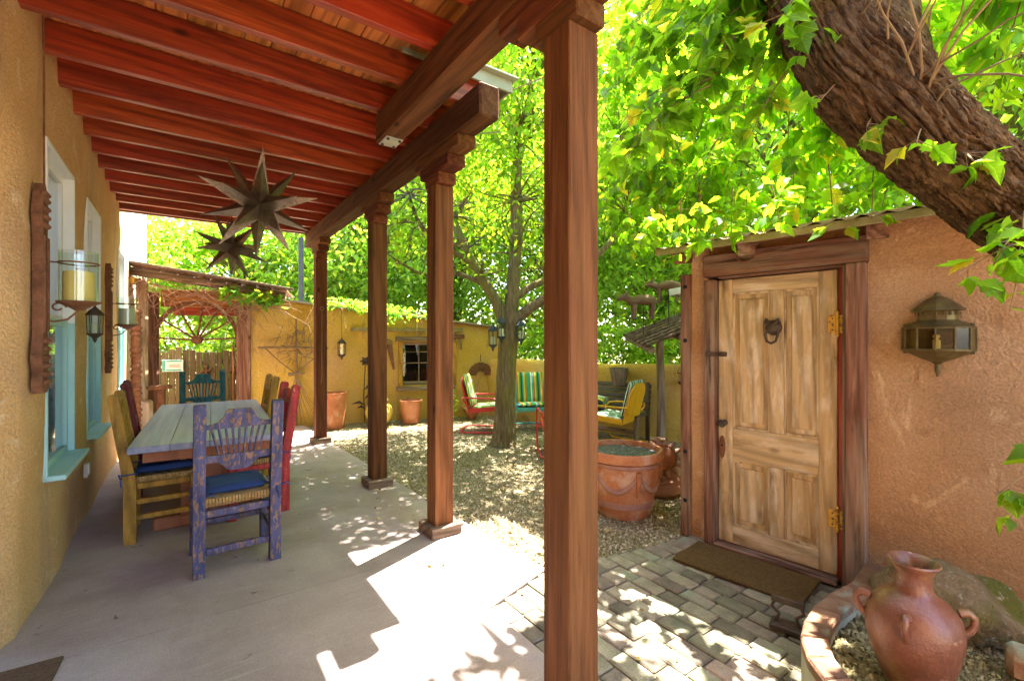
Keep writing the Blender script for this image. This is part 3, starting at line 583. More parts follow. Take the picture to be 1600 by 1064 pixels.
q = MB(); q.box((.01, 0, 0), (.03, .075, .12), None, .006); q.build('box', 'outlet_grey', ol); q = MB(); q.box((.028, 0, .01), (.01, .06, .09), None, .004); q.build('cover', 'white_paint', ol)
q = MB(); q.box((-.745, 2.74, .008), (.50, .76, .014), (0, 0, R(-3)), .005); tag(q.build('door_mat', 'dark_mat'), 'dark brown mat on the porch floor at the corner by the house doorway', 'mat')

# ---------------------------------------------------------------- hanging stars
def star(loc, rad, rot, ctop, label):
    r = empty('hanging_star', loc, 0, label, 'star', 'pierced tin stars hanging from the porch ceiling')
    ph = (1+5**.5)/2; V = [Vector(v).normalized() for v in [(0, 1, ph), (0, -1, ph), (0, 1, -ph), (0, -1, -ph), (1, ph, 0), (-1, ph, 0), (1, -ph, 0), (-1, -ph, 0), (ph, 0, 1), (-ph, 0, 1), (ph, 0, -1), (-ph, 0, -1)]]
    from mathutils import Euler
    Rm = Euler(rot).to_matrix(); core = .27*rad
    F = [(i, j, k) for i in range(12) for j in range(i+1, 12) for k in range(j+1, 12) if (V[i]-V[j]).length < 1.1 and (V[j]-V[k]).length < 1.1 and (V[i]-V[k]).length < 1.1]
    a, b, c = [V[i]*core for i in F[0]]; nz = (a+b+c).normalized(); cen = (a+b+c)/3
    xx = (a-cen).normalized(); yy = nz.cross(xx)
    me = None
    rr = (a-cen).length; z0 = cen.length
    q = MB(); tri = [(rr*math.cos(t), rr*math.sin(t), z0) for t in (0, 2*math.pi/3, 4*math.pi/3)]
    q.v = tri+[(0, 0, rad)]; q.f = [(0, 1, 3), (1, 2, 3), (2, 0, 3)]
    me = bpy.data.meshes.new('point'); me.from_pydata(q.v, [], q.f); me.materials.append(MATS['star_tin'])
    for f in F:
        a, b, c = [Rm @ (V[i]*core) for i in f]; cen = (a+b+c)/3; z = cen.normalized(); x = (a-cen).normalized(); y = z.cross(x)
        M = Matrix((x, y, z)).transposed(); link('point', me, r, (0, 0, 0), M.to_euler(), (1, 1, rnd.uniform(.94, 1.03)))
    q = MB(); q.cyl((0, 0, 0), (0, 0, ctop), .004, n=5); q.tube([(0, 0, ctop), (.015, 0, ctop+.02), (0, 0, ctop+.04)], .004, 5); q.build('hanging_chain', 'dark_iron', r)
    return r
star((.577, 4.87, 2.80), .52, (.3, .25, .5), .46, 'large pierced tin star hanging nearest under the porch ceiling')
star((.444, 6.07, 2.60), .40, (.9, .1, .2), .66, 'smaller pierced tin star hanging lower, behind the large star')

# ---------------------------------------------------------------- dining table
tb = empty('dining_table', (.23, 5.72, 0), R(-2.5), 'long wooden dining table on the porch, worn top coloured blue-grey for sky reflection', 'table')
for i in range(4):
    q = MB(); q.box((-.3825+.255*i, 0, .735), (.2535, 2.72, .05), None, .004); q.build('top_plank', 'table_top', tb)
q = MB(); q.box((0, 0, .66), (.86, 2.5, .09), None, .004); q.build('apron', 'table_wood', tb)
for y in (-.95, .95):
    q = MB(); q.box((0, y, .35), (.42, .10, .52), None, .01); q.build('trestle', 'table_wood', tb)
    q = MB(); q.box((0, y, .05), (.78, .13, .10), None, .015); q.build('foot', 'table_wood', tb)
q = MB(); q.box((0, 0, .26), (.06, 1.8, .16), None, .008); q.build('stretcher', 'table_wood', tb)

# ---------------------------------------------------------------- rush-seated dining chairs
def chair_meshes():
    P = {}
    prof = [(-.250, 0), (-.172, 0), (-.172, .46), (-.20, .62), (-.278, 1.12), (-.30, 1.14), (-.335, 1.135), (-.345, 1.115), (-.275, .64), (-.25, .46)]
    q = MB(); q.prism(prof, .068, Matrix(((0, 0, 1, -.034), (1, 0, 0, 0), (0, 1, 0, 0), (0, 0, 0, 1)))); P['back_post'] = q
    q = MB(); q.box((0, .20, .24), (.062, .062, .48), None, .006); P['leg'] = q
    top = [(-.193, .996), (-.15, 1.00), (-.12, 1.012), (-.095, 1.04), (-.08, 1.075), (-.065, 1.095), (.065, 1.095), (.08, 1.075), (.095, 1.04), (.12, 1.012), (.15, 1.00), (.193, .996), (.193, .968), (-.193, .968)]
    S = Matrix.Translation((0, -.262, 0)) @ Matrix.Rotation(R(8), 4, 'X')
    def lean(p): return p
    q = MB(); q.prism(top[::-1], .028, XZ)
    q.v = [(x, y-.262-(z-1.03)*.16, z) for x, y, z in q.v]; P['crest_rail'] = q
    bot = [(-.193, .79), (.193, .79), (.193, .745), (.12, .742), (.09, .715), (.07, .69), (.045, .678), (-.045, .678), (-.07, .69), (-.09, .715), (-.12, .742), (-.193, .745)]
    q = MB(); q.prism(bot[::-1], .028, XZ); q.v = [(x, y-.225-(z-.76)*.16, z) for x, y, z in q.v]; P['lower_rail'] = q
    sp = []
    for i in range(9):
        t = i/4-1; a = (t*.115, -.244, .785); b = (t*.160, -.268, .972); sp.append(MB().bar(a, b, .015, .012, .003))
    P['spindle'] = sp
    q = MB(); n = 22          # rush seat: wound cords along x around the rails
    for k in range(n):
        y = -.20+.42*(k+.5)/n; w = .205+.015*(y+.2)/.4
        q.tube([(-w, y, .485), (-w-.012, y, .47), (-w, y, .452)], .010, 5); q.tube([(w, y, .485), (w+.012, y, .47), (w, y, .452)], .010, 5)
        q.tube([(-w, y, .487), (0, y, .480), (w, y, .487)], .0105, 5)
    for k in range(20):
        x = -.19+.38*(k+.5)/20
        q.tube([(x, -.205, .49), (x, -.222, .47), (x, -.205, .45)], .0105, 5); q.tube([(x, .222, .49), (x, .24, .47), (x, .222, .45)], .0105, 5)
    q.box((0, .01, .468), (.40, .42, .022), None, .004); P['seat'] = q
    q = MB(); K = 14        # cushion: puffed pad
    for j in range(K+1):
        for i in range(K+1):
            a, b = i/K*2-1, j/K*2-1; e = (1-a**6)*(1-b**6); x = a*.195*(1-.04*b*b); y = .015+b*.20
            dim = .018*math.exp(-((a*a-.25)**2+(b*b-.25)**2)*30)
            q.v.append((x, y, .500+.030+.032*max(e, 0)**.5-dim))
    nn = (K+1)**2
    q.v += [(x, y, .500+.030-(z-.53)*.85) for x, y, z in q.v[:nn]]
    for j in range(K):
        for i in range(K):
            a = j*(K+1)+i; q.f.append((a, a+1, a+K+2, a+K+1)); q.f.append((nn+a, nn+a+K+1, nn+a+K+2, nn+a+1))
    P['cushion'] = q
    P['tie'] = []
    for s in (-1, 1):
        tie = MB(); P['tie'].append(tie); c = (s*.225, -.212); w = .037
        tie.tube([(c[0]-w, c[1]-.042, .535), (c[0]+w, c[1]-.042, .53), (c[0]+w, c[1]+.042, .535), (c[0]-w, c[1]+.042, .54)], .006, 5, closed=True)
        tie.tube([(c[0]+w, c[1]-.044, .53), (c[0]+w+.03, c[1]-.06, .545), (c[0]+w+.05, c[1]-.05, .52)], .005, 5); tie.tube([(c[0], c[1]-.046, .53), (c[0]+.012, c[1]-.055, .49), (c[0]+.02, c[1]-.05, .44)], .005, 5)
    st = [MB().bar((-.19, -.21, .15), (.19, -.21, .15), .03, .045, .006), MB().bar((-.19, .20, .22), (.19, .20, .22), .03, .04, .006), MB().bar((-.19, .20, .34), (.19, .20, .34), .03, .04, .006), MB().bar((-.19, -.21, .40), (.19, -.21, .40), .03, .05, .006)]
    for s in (-1, 1):
        st += [MB().bar((s*.225, -.175, .19), (s*.225, .17, .19), .03, .04, .006), MB().bar((s*.225, -.175, .31), (s*.225, .17, .31), .03, .04, .006), MB().bar((s*.225, -.17, .43), (s*.225, .17, .43), .034, .045, .006)]
    P['stretcher'] = st
    return P
CM = chair_meshes(); CME = {}
def cmesh(key, mb, m, smooth=40):
    k = (key, m)
    if k not in CME:
        me = bpy.data.meshes.new(key[0] if isinstance(key, tuple) else key); me.from_pydata(mb.v, [], mb.f); me.materials.append(MATS[m])
        me.polygons.foreach_set('use_smooth', [True]*len(me.polygons)); me.set_sharp_from_angle(angle=R(smooth)); CME[k] = me
    return CME[k]
def dining_chair(loc, rz, m, label):
    r = empty('dining_chair', loc, rz, label, 'chair', 'painted rush-seated chairs around the dining table')
    for s in (-1, 1):
        link('back_post', cmesh('back_post', CM['back_post'], m), r, (s*.225, 0, 0)); link('leg', cmesh('leg', CM['leg'], m), r, (s*.225, 0, 0))
    link('crest_rail', cmesh('crest_rail', CM['crest_rail'], m), r); link('lower_rail', cmesh('lower_rail', CM['lower_rail'], m), r)
    for i, b in enumerate(CM['spindle']): link('spindle', cmesh(('spindle', i), b, m), r)
    for i, b in enumerate(CM['stretcher']): link('stretcher', cmesh(('stretcher', i), b, m), r)
    link('seat', cmesh('seat', CM['seat'], 'rush'), r); cu = link('cushion', cmesh('cushion', CM['cushion'], 'cushion_navy'), r)
    for i, b in enumerate(CM['tie']): link('tie', cmesh(('tie', i), b, 'cushion_navy'), cu)
dining_chair((.30, 3.87, 0), R(2), 'paint_violet', 'worn violet-blue chair at the near end of the table, its back turned')
dining_chair((-.12, 4.79, 0), R(-90), 'paint_yellow', 'yellow chair with navy cushion on the house side, near end')
dining_chair((-.16, 6.02, 0), R(-88), 'paint_maroon', 'dark maroon chair on the house side, behind the yellow chair')
dining_chair((.22, 7.25, 0), R(181), 'paint_teal', 'dark teal chair at the far head of the table')
dining_chair((.53, 4.86, 0), R(93), 'paint_red', 'bright red chair on the garden side, near end of the table')
dining_chair((.56, 6.15, 0), R(91), 'paint_ochre', 'ochre wooden chair on the garden side, beyond the red chair')

# ---------------------------------------------------------------- back building, its wall ornaments and pots
BRZ = math.atan2(-.2505, .968)
def bw(s, z, off=0): return (1.0+.968*s-.2505*off, 9.35-.2505*s-.968*off, z)      # along the back wall, height, distance in front
bb = empty('garden_building', (1.0, 9.35, 0), BRZ, 'low ochre adobe outbuilding with small window across the courtyard', 'building')
btop = lambda x: 2.32-.108*x
wall_panel('wall', 'ochre_stucco', bb, -.10, 4.72, btop, [(2.62, 3.62, .66, 1.52)], thick=.4, amp=.03, step=.1, reveal=.12, seed=9)
q = MB(); q.add([(-.2, -.12, 2.37), (4.85, -.12, 2.37-.108*5.05), (4.85, 2.6, 2.42-.108*5.05), (-.2, 2.6, 2.42)], [(0, 1, 2, 3)]); q.add([(-.2, -.12, 2.34), (4.85, -.12, 2.34-.108*5.05), (4.85, 2.6, 2.39-.108*5.05), (-.2, 2.6, 2.39)], [(3, 2, 1, 0)])
q.add([(-.2, -.12, 2.34), (4.85, -.12, 2.34-.108*5.05), (4.85, -.12, 2.37-.108*5.05), (-.2, -.12, 2.37)], [(0, 1, 2, 3)]); q.build('roof', 'grey_roof', bb)
q = MB(); q.box((2.75, -.02, 1.76), (2.2, .07, .07), None, .01); q.build('header_beam', 'mossy_roof', bb)
q = MB(); q.box((4.62, 1.4, 1.0), (.2, 2.4, 1.7), None, .02); q.build('side_wall', 'ochre_stucco', bb)
w = empty('window'); w.parent = bb
for nm, c, d in (('lintel', (3.08, -.035, 1.585), (1.20, .08, .09)), ('sill', (3.08, -.05, .60), (1.16, .14, .08)), ('jamb', (2.58, -.02, 1.07), (.09, .06, .90)), ('jamb', (3.66, -.02, 1.07), (.09, .06, .90)),
                 ('rail', (3.12, .05, .70), (1.0, .05, .07)), ('rail', (3.12, .05, 1.49), (1.0, .05, .06))):
    q = MB(); q.box(c, d, None, .008); q.build(nm, 'grey_wood_x' if d[0] > d[2] else 'paint_ochre', w)
q = MB(); q.box((3.12, .07, 1.09), (1.0, .008, .80), None, .001); q.build('pane', 'window_glass', w)
for c, d in (((2.95, .055, 1.09), (.018, .02, .74)), ((3.28, .055, 1.09), (.018, .02, .74)), ((3.12, .056, 1.10), (.98, .018, .018)), ((3.12, .056, 1.32), (.98, .018, .016))):
    q = MB(); q.box(c, d, None, .002); q.build('muntin', 'grey_wood_x', w)
q = MB(); q.box((3.12, .36, 1.1), (1.6, .02, 1.2), None, .002); q.build('dark_backing', 'void_dark', w)  # near-black sheet added behind the pane, coloured as the dim interior
# hand saw
q = MB(); q.prism([(-.06, .50), (.055, .52), (.11, .02), (.07, 0)], .012, XZ); sw = empty('hand_saw', bw(2.36, .97, .03), BRZ, 'old hand saw hung upright beside the outbuilding window', 'saw')
q.build('blade', 'rust_iron', sw); q = MB(); q.tube([(-.065, -.01, .42), (-.075, -.01, .56), (-.03, -.01, .60), (.04, -.01, .57), (.05, -.01, .5)], .02, 8); q.build('handle', 'grey_wood_z', sw, 50)
# sledge hammer
hm = empty('sledge_hammer', bw(3.80, 1.36, .05), BRZ, 'old hammer hung by its head on the ochre wall beside the window', 'hammer'); q = MB(); q.box((-.06, 0, .27), (.26, .07, .085), None, .015); q.build('head', 'rust_iron', hm); q = MB(); q.bar((0, 0, 0), (-.02, 0, .25), .03, .04); q.build('handle', 'grey_wood_z', hm)
# half-round iron plough disc
pd = empty('iron_half_disc', bw(4.22, .82, .05), BRZ, 'rusty half-round iron disc with finial on the ochre wall', 'disc'); pts = [(.30*math.cos(math.pi*k/20), .30*math.sin(math.pi*k/20)) for k in range(21)]+[(.085*math.cos(math.pi*k/8), .085*math.sin(math.pi*k/8)) for k in range(8, -1, -1)]
q = MB()
for k in range(10):
    a0, a1 = math.pi*k/10+.012, math.pi*(k+1)/10-.012
    q.prism([(.09*math.cos(a0), .09*math.sin(a0)), (.27*math.cos(a0), .27*math.sin(a0)), (.275*math.cos((a0+a1)/2), .275*math.sin((a0+a1)/2)), (.27*math.cos(a1), .27*math.sin(a1)), (.09*math.cos(a1), .09*math.sin(a1))], .012+.006*(k % 2), XZ)
q.build('disc', 'rust_iron', pd); q = MB(); q.cyl((0, 0, .29), (0, 0, .44), .008, n=6); q.build('finial', 'rust_iron', pd)
# wall lantern, security camera
cage_lantern('wall_lantern', bw(1.49, 1.40, .10), 1.15, 'small dark lantern hanging on the ochre wall between porch posts', hang=.55, rz=BRZ)
# twig cross
tc_ = empty('twig_cross', bw(.66, 0, .06), BRZ, 'tall cross of bundled twigs leaning on the adobe wall', 'cross')
q = MB(); q.tube([(.05, 0, 0), (.06, -.01, 1.0), (.05, -.02, 1.95)], [.022, .018, .014], 7); q.build('upright', 'twig', tc_, 60)
q = MB(); q.tube([(-.56, -.03, 1.42), (-.2, -.04, 1.43), (.55, -.03, 1.41)], [.022, .02, .018], 7); q.build('crossbar', 'twig', tc_, 60)
q = MB(); q.tube([(-.08, -.03, .94), (.2, -.03, .95)], [.03, .026], 7); q.build('tie_bundle', 'twig', tc_, 60)
q = MB()
for k in range(46):
    a = rnd.uniform(0, 6.28); l = rnd.uniform(.12, .40); x, z = rnd.gauss(.03, .13), 1.45+rnd.gauss(0, .16); d = Vector((math.cos(a)*l, rnd.uniform(-.06, 0), math.sin(a)*l))
    p = Vector((x, -.03, z)); q.tube([p, p+d*.5+Vector((rnd.gauss(0, .04), 0, rnd.gauss(0, .04))), p+d], [.008, .006, .003], 5)
for k in range(9):
    x = rnd.uniform(-.25, .55); q.tube([(.05, -.03, .95), (.05+x*.4, -.04, .5), (.05+x, -.04, .05)], [.007, .005, .003], 5)
for sx in (-.45, .6): q.tube([(.05, -.03, .95), (sx*.5, -.04, 1.18), (sx, -.03, 1.42)], .012, 6)
q.build('twig_bundle', 'twig', tc_, 60)
# iron flower on a stem
fl = empty('iron_flower', bw(1.90, 0, .14), BRZ, 'tall rusty iron flower sculpture against the ochre wall', 'sculpture'); q = MB(); q.tube([(0, 0, 0), (-.02, 0, .5), (.01, 0, 1.15)], .010, 6); q.build('stem', 'dark_iron', fl, 60)
q = MB()
for k in range(6):
    a = k*math.pi/3; q.tube([(0, -.02, 1.16), (.05*math.cos(a), -.04, 1.16+.05*math.sin(a)), (.09*math.cos(a), -.03, 1.16+.09*math.sin(a))], [.012, .03, .008], 6)
q.build('bloom', 'dark_iron', fl, 60); q = MB()
for z, s in ((.25, -1), (.45, 1), (.33, -1.7), (.62, .8)): q.tube([(0, 0, z), (s*.06, -.01, z+.06), (s*.14, -.02, z+.03)], [.006, .03, .004], 6)
q.build('leaf', 'dark_iron', fl, 60)
# pots along the wall
def pot(name, loc, prof, m, label, cat='pot', fill=None, n=32, soil='soil_gravel'):
    r = empty(name, loc, rnd.uniform(0, 1), label, cat); q = MB(); q.lathe(prof, n=n); q.build('body', m, r, 35)
    if fill: q = MB(); q.lathe([(0, -.02), (fill[0], -.02), (fill[0], 0), (fill[0]*.5, .012), (0, .015)], (0, 0, fill[1]), 24); q.build('soil', soil, r, 50)
    return r
pot('tall_terracotta_pot', bw(1.37, -.02, .42), [(.155, 0), (.165, .02), (.172, .10), (.168, .11), (.182, .21), (.178, .22), (.19, .33), (.186, .34), (.195, .45), (.19, .46), (.20, .56), (.215, .585), (.215, .635), (.19, .635), (.18, .56), (0, .55)], 'terracotta', 'tall banded terracotta pot behind the farthest porch post')
pot('glazed_jar', bw(2.13, -.02, .45), [(.11, 0), (.17, .06), (.235, .17), (.25, .26), (.22, .36), (.15, .42), (.14, .44), (.18, .47), (.18, .49), (.13, .47), (.11, .42), (0, .40)], 'yellow_glaze', 'round mustard glazed jar with jug-like rim behind the middle post', 'jar')
pot('glazed_planter', bw(2.72, -.02, .42), [(.14, 0), (.15, .02), (.185, .22), (.20, .36), (.215, .40), (.215, .44), (.19, .44), (.18, .38), (0, .37)], 'terracotta_glaze', 'shiny red-brown glazed pot under the outbuilding window', fill=(.18, .39))
pot('clay_bowl', bw(3.93, -.02, .38), [(.07, 0), (.09, .03), (.16, .15), (.19, .22), (.205, .235), (.20, .255), (.18, .25), (.13, .14), (0, .10)], 'terracotta', 'shallow terracotta bowl on gravel beneath the iron half disc', 'bowl')
pot('clay_pot', (5.12, 7.35, -.02), [(.12, 0), (.17, .15), (.20, .27), (.21, .30), (.19, .30), (.15, .2), (0, .2)], 'terracotta', 'terracotta pot by the corner of the garden walls behind the tree')
# leafy shrub in front of the wall
def shrub(name, loc, rx, rz_, n, size, m, label, cat='shrub', seed=1, stems=8):
    r = empty(name, loc, 0, label, cat); rs = np.random.RandomState(seed); q = MB()
    for k in range(stems):
        a = rs.uniform(0, 6.28); t = rs.uniform(.2, .9); q.tube([(0, 0, 0), (math.cos(a)*rx*t*.4, math.sin(a)*rx*t*.4, rz_*.9), (math.cos(a)*rx*t, math.sin(a)*rx*t, rz_*rs.uniform(1.2, 1.9))], [.012, .009, .004], 5)
    q.build('stem', 'twig', r, 60); d = rs.normal(0, 1, (n, 3)); d /= np.linalg.norm(d, axis=1)[:, None]; d *= rs.uniform(.25, 1, n)[:, None]**.5
    d *= (1+.25*np.sin(d[:, :1]*5+seed)*np.cos(d[:, 2:]*6)); p = d*np.array([rx, rx, rz_])+np.array([0, 0, rz_])
    leaves_mesh('foliage', m, r, p, rs.uniform(.7, 1.25, n)*size, LEAF6, LEAF6F, .3, None, rs); return r
shrub('leafy_shrub', bw(3.32, -.02, .42), .27, .36, 1100, .055, 'leaf_vine', 'bright green leafy shrub behind the near terracotta-coloured porch post', seed=3)

# ---------------------------------------------------------------- gate arbor, wheel arch, vine, plank fence, notice
ab = empty('gate_arbor', (1.0, 9.35, 0), BRZ, 'rustic roofed gateway of timber posts between house and outbuilding', 'gateway')
def bbox(name, c, d, m, par, bev=.008, rot=None): q = MB(); q.box(c, d, rot, bev); return q.build(name, m, par)
sl = math.atan2(2.36-2.70, 2.3)
bbox('post', (-1.59, -.05, 1.24), (.13, .13, 2.50), 'door_wood_z', ab); bbox('post', (-1.60, .50, 1.2), (.13, .13, 2.4), 'old_wood_z', ab)
bbox('post', (-.20, .14, 1.15), (.12, .14, 2.28), 'old_wood_z', ab); bbox('post', (-.075, .0, 1.16), (.11, .12, 2.3), 'old_wood_z', ab)
bbox('plinth', (-1.59, -.05, .28), (.24, .26, .56), 'pale_stucco', ab, .03)
bbox('beam', (-.62, -.06, 2.52), (2.35, .12, .13), 'grey_wood_x', ab, .008, (0, -sl, 0)); bbox('beam', (-.85, .55, 2.30), (1.3, .1, .30), 'deck_wood_x', ab); bbox('beam', (-.85, 1.2, 2.16), (1.3, .1, .26), 'redwood_x', ab)
for k in range(10):
    xx = -1.66+.235*k; q = MB(); q.box((xx, .55, 2.62+.148*(-xx-.62)), (.225, 1.7, .03), (0, -sl, 0), .004); q.build('roof_board', 'old_wood_y', ab)
q = MB(); q.box((-.60, -.33, 2.635), (2.6, .16, .035), (0, -sl, 0), .004); q.build('roof_edge', 'grey_wood_x', ab)
q = MB(); q.box((-1.63, -.12, 2.50), (.08, .5, .10), None, .006); q.build('bracket', 'paint_ochre', ab)
wh = empty('wheel_arch', (-.90, .28, 1.56)); wh.parent = ab
q = MB(); pts = [(.62*math.cos(a), 0, .66*math.sin(a)) for a in [math.pi*k/28 for k in range(-2, 31)]]
for a, b in zip(pts, pts[1:]): q.bar(a, b, .06, .075, .006, (0, 1, 0))
q.build('rim', 'carved_wood', wh); q = MB(); q.cyl((0, -.08, 0), (0, .08, 0), .075, n=14); q.build('hub', 'carved_wood', wh, 40)
for a in (3, 33, 58, 82, 118, 147, 177): q = MB(); q.bar((.06*math.cos(R(a)), 0, .06*math.sin(R(a))), (.60*math.cos(R(a)), 0, .63*math.sin(R(a))), .03, .03, .006, (0, 1, 0)); q.build('spoke', 'carved_wood', wh)
q = MB()
for j in range(24):
    z = .0+j*.085; q.lathe([(.055, z), (.075+.012*math.sin(j*1.7), z+.04), (.058, z+.085)], (0, 0, 0), 9)
tag(q.build('carved_column', 'carved_wood', None, 50, (-.60, 9.25, 0)), 'knobbly carved wooden column against the house wall by the gateway', 'column')
# small wooden stand
sd = empty('wooden_stand', bw(-1.33, 0, .12), BRZ, 'small dark wooden stand just inside the gateway', 'stand'); bbox('top', (0, 0, .78), (.30, .22, .06), 'carved_wood', sd); bbox('pillar', (.02, 0, .37), (.10, .10, .75), 'carved_wood', sd); bbox('foot', (.02, 0, .02), (.28, .2, .04), 'carved_wood', sd)
# plank fence
pf = empty('plank_fence', bw(-2.6, 0, -2.05), BRZ, 'weathered upright plank fence seen through the gateway', 'fence')
for k in range(22):
    h = 1.38+.05*math.sin(k*.9)+rnd.uniform(-.05, .03)-.004*k; bbox('plank', (.12*k, rnd.uniform(-.012, .012), h/2), (.108, .025, h), 'fence_wood', pf, .004)
for z in (.35, 1.1): bbox('rail', (1.26, .045, z), (2.7, .05, .09), 'grey_wood_x', pf)
og = MB()
for sx in (1.45, 1.95): 
    for k in range(4): a = k*math.pi/2; og.tube([(sx, -.03, .92), (sx+.06*math.cos(a), -.04, .92+.06*math.sin(a)), (sx+.12*math.cos(a+.5), -.03, .92+.13*math.sin(a+.5))], [.02, .028, .008], 6)
tag(og.build('iron_ornaments', 'rust_iron', pf, 50), 'two rusty iron scroll ornaments')
ns = empty('paper_notice', bw(-1.73, 1.035, -1.99), BRZ, 'small white notice board with teal edge fixed on the plank fence', 'sign'); bbox('board', (0, 0, 0), (.36, .012, .24), 'paper', ns, .002)
bbox('border', (-.15, -.008, 0), (.05, .006, .22), 'ink_teal', ns, .001); bbox('border', (.02, -.008, .095), (.26, .006, .03), 'ink_teal', ns, .001); bbox('border', (.02, -.008, -.09), (.26, .006, .03), 'ink_teal', ns, .001)
for z in (.02, -.005, -.03): bbox('text_line', (.03, -.0085, z), (.20, .004, .008), 'ink_red', ns, .0005)
# rake handles leaning inside
for k, (s_, l_) in enumerate(((-.62, 'left of a pair of'), (-.52, 'right of a pair of'))):
    q = MB(); q.tube([bw(s_, 0, -1.85), bw(s_-.04, 1.45, -1.98)], .016, 7); tag(q.build('rake_handle', 'metal_red' if k else 'terracotta', None, 50), l_+' red tool handles leaning on the plank fence', 'tool handle')
# dry vine over the gateway
vn = empty('dry_vine', bw(-.5, 2.3, .1), BRZ, 'tangled dry pinkish vine stems trailing over the gateway roof edge', 'vine')
q = MB()
for k in range(85):
    x = rnd.uniform(-1.0, .75); z = .22-.14*(x+.5)+rnd.uniform(-.28, .02); l = rnd.uniform(.35, .9); a = rnd.choice((0, math.pi))+rnd.gauss(0, .5)
    p = Vector((x, rnd.uniform(-.22, -.02), z)); pts = [p]; d = Vector((math.cos(a), 0, math.sin(a)*.4))
    for i in range(6):
        d = (d+Vector((rnd.gauss(0, .25), rnd.gauss(0, .1), rnd.gauss(-.06, .28)))).normalized(); pts.append(pts[-1]+d*l/6)
    q.tube(pts, [.006, .0055, .005, .0045, .004, .003, .002], 5)
for k in range(46):
    x = rnd.choice((rnd.uniform(-1.2, -.9), rnd.uniform(.3, .85))); p = Vector((x, -.12, .2-.14*(x+.5))); pts = [p]; d = Vector((rnd.uniform(-.6, .6), 0, -.6)); l = rnd.uniform(.4, 1.0)
    for i in range(6):
        d = (d+Vector((rnd.gauss(0, .3), rnd.gauss(0, .1), rnd.gauss(-.05, .2)))).normalized(); pts.append(pts[-1]+d*l/6)
    q.tube(pts, [.005, .005, .004, .004, .003, .003, .002], 5)
tag(q.build('stem', 'vine_stem', vn, 60), kind='stuff')
n = 150; p = np.stack([nprs.uniform(.1, 1.0, n), nprs.uniform(-.3, -.05, n), np.zeros(n)], 1); p[:, 2] = .16-.14*(p[:, 0]+.5)+nprs.uniform(-.12, .12, n)
leaves_mesh('foliage', 'leaf_vine', vn, p, nprs.uniform(.08, .15, n), LOBE, LOBEF, .3)
# green creeper over the outbuilding roof
cr = empty('green_creeper', bw(1.9, 2.0, .1), BRZ, 'green leafy creeper spilling over the outbuilding roof edge', 'creeper')
n = 1500; x = nprs.uniform(-.95, 1.55, n); x = x[np.sin(x*3.1+1)+nprs.uniform(-1, 1, n) > -.25]; n = len(x); p = np.stack([x, nprs.uniform(-.12, .7, n), .16-.108*x+nprs.uniform(-.06, .16, n)], 1); hang = nprs.uniform(0, 1, n) < .35; p[hang, 1] = nprs.uniform(-.2, -.04, hang.sum()); p[hang, 2] -= nprs.uniform(0, .28, hang.sum())**1.2*(1+np.sin(x[hang]*4))*.6
leaves_mesh('foliage', 'leaf_vine', cr, p, nprs.uniform(.05, .10, n), LEAF6, LEAF6F, .4)
q = MB()
for k in range(14):
    x = rnd.uniform(-.9, 1.4); q.tube([(x, .2, .15-.108*x), (x+rnd.uniform(-.2, .2), -.08, .12-.108*x), (x+rnd.uniform(-.3, .3), -.1, -.25-.1*x)], .004, 5)
tag(q.build('stem', 'vine_stem', cr, 60), kind='stuff')
# galvanised channel post far behind
q = MB(); q.box((2.10, 10.9, 1.9), (.10, .06, 3.8), None, .004); cp = q.build('steel_post', 'galvanised'); tag(cp, 'dark steel utility post behind the outbuilding roof near the farthest porch post', 'post')

# ---------------------------------------------------------------- garden wall
gw = empty('garden_wall', (5.25, 8.25, 0), math.atan2(-3.03, .77), 'low ochre adobe garden wall behind the lawn chairs', 'wall')
wall_panel('wall', 'ochre_stucco', gw, -.6, 8.0, lambda x: 1.15+.02*math.sin(x*2), [], thick=.32, amp=.03, step=.12, seed=21)
def gwp(s, off, z): e = (.2463, -.9692); return (5.25+e[0]*s-.9692*off, 8.25+e[1]*s-.2463*off, z)
GRZ = math.atan2(-3.03, .77)

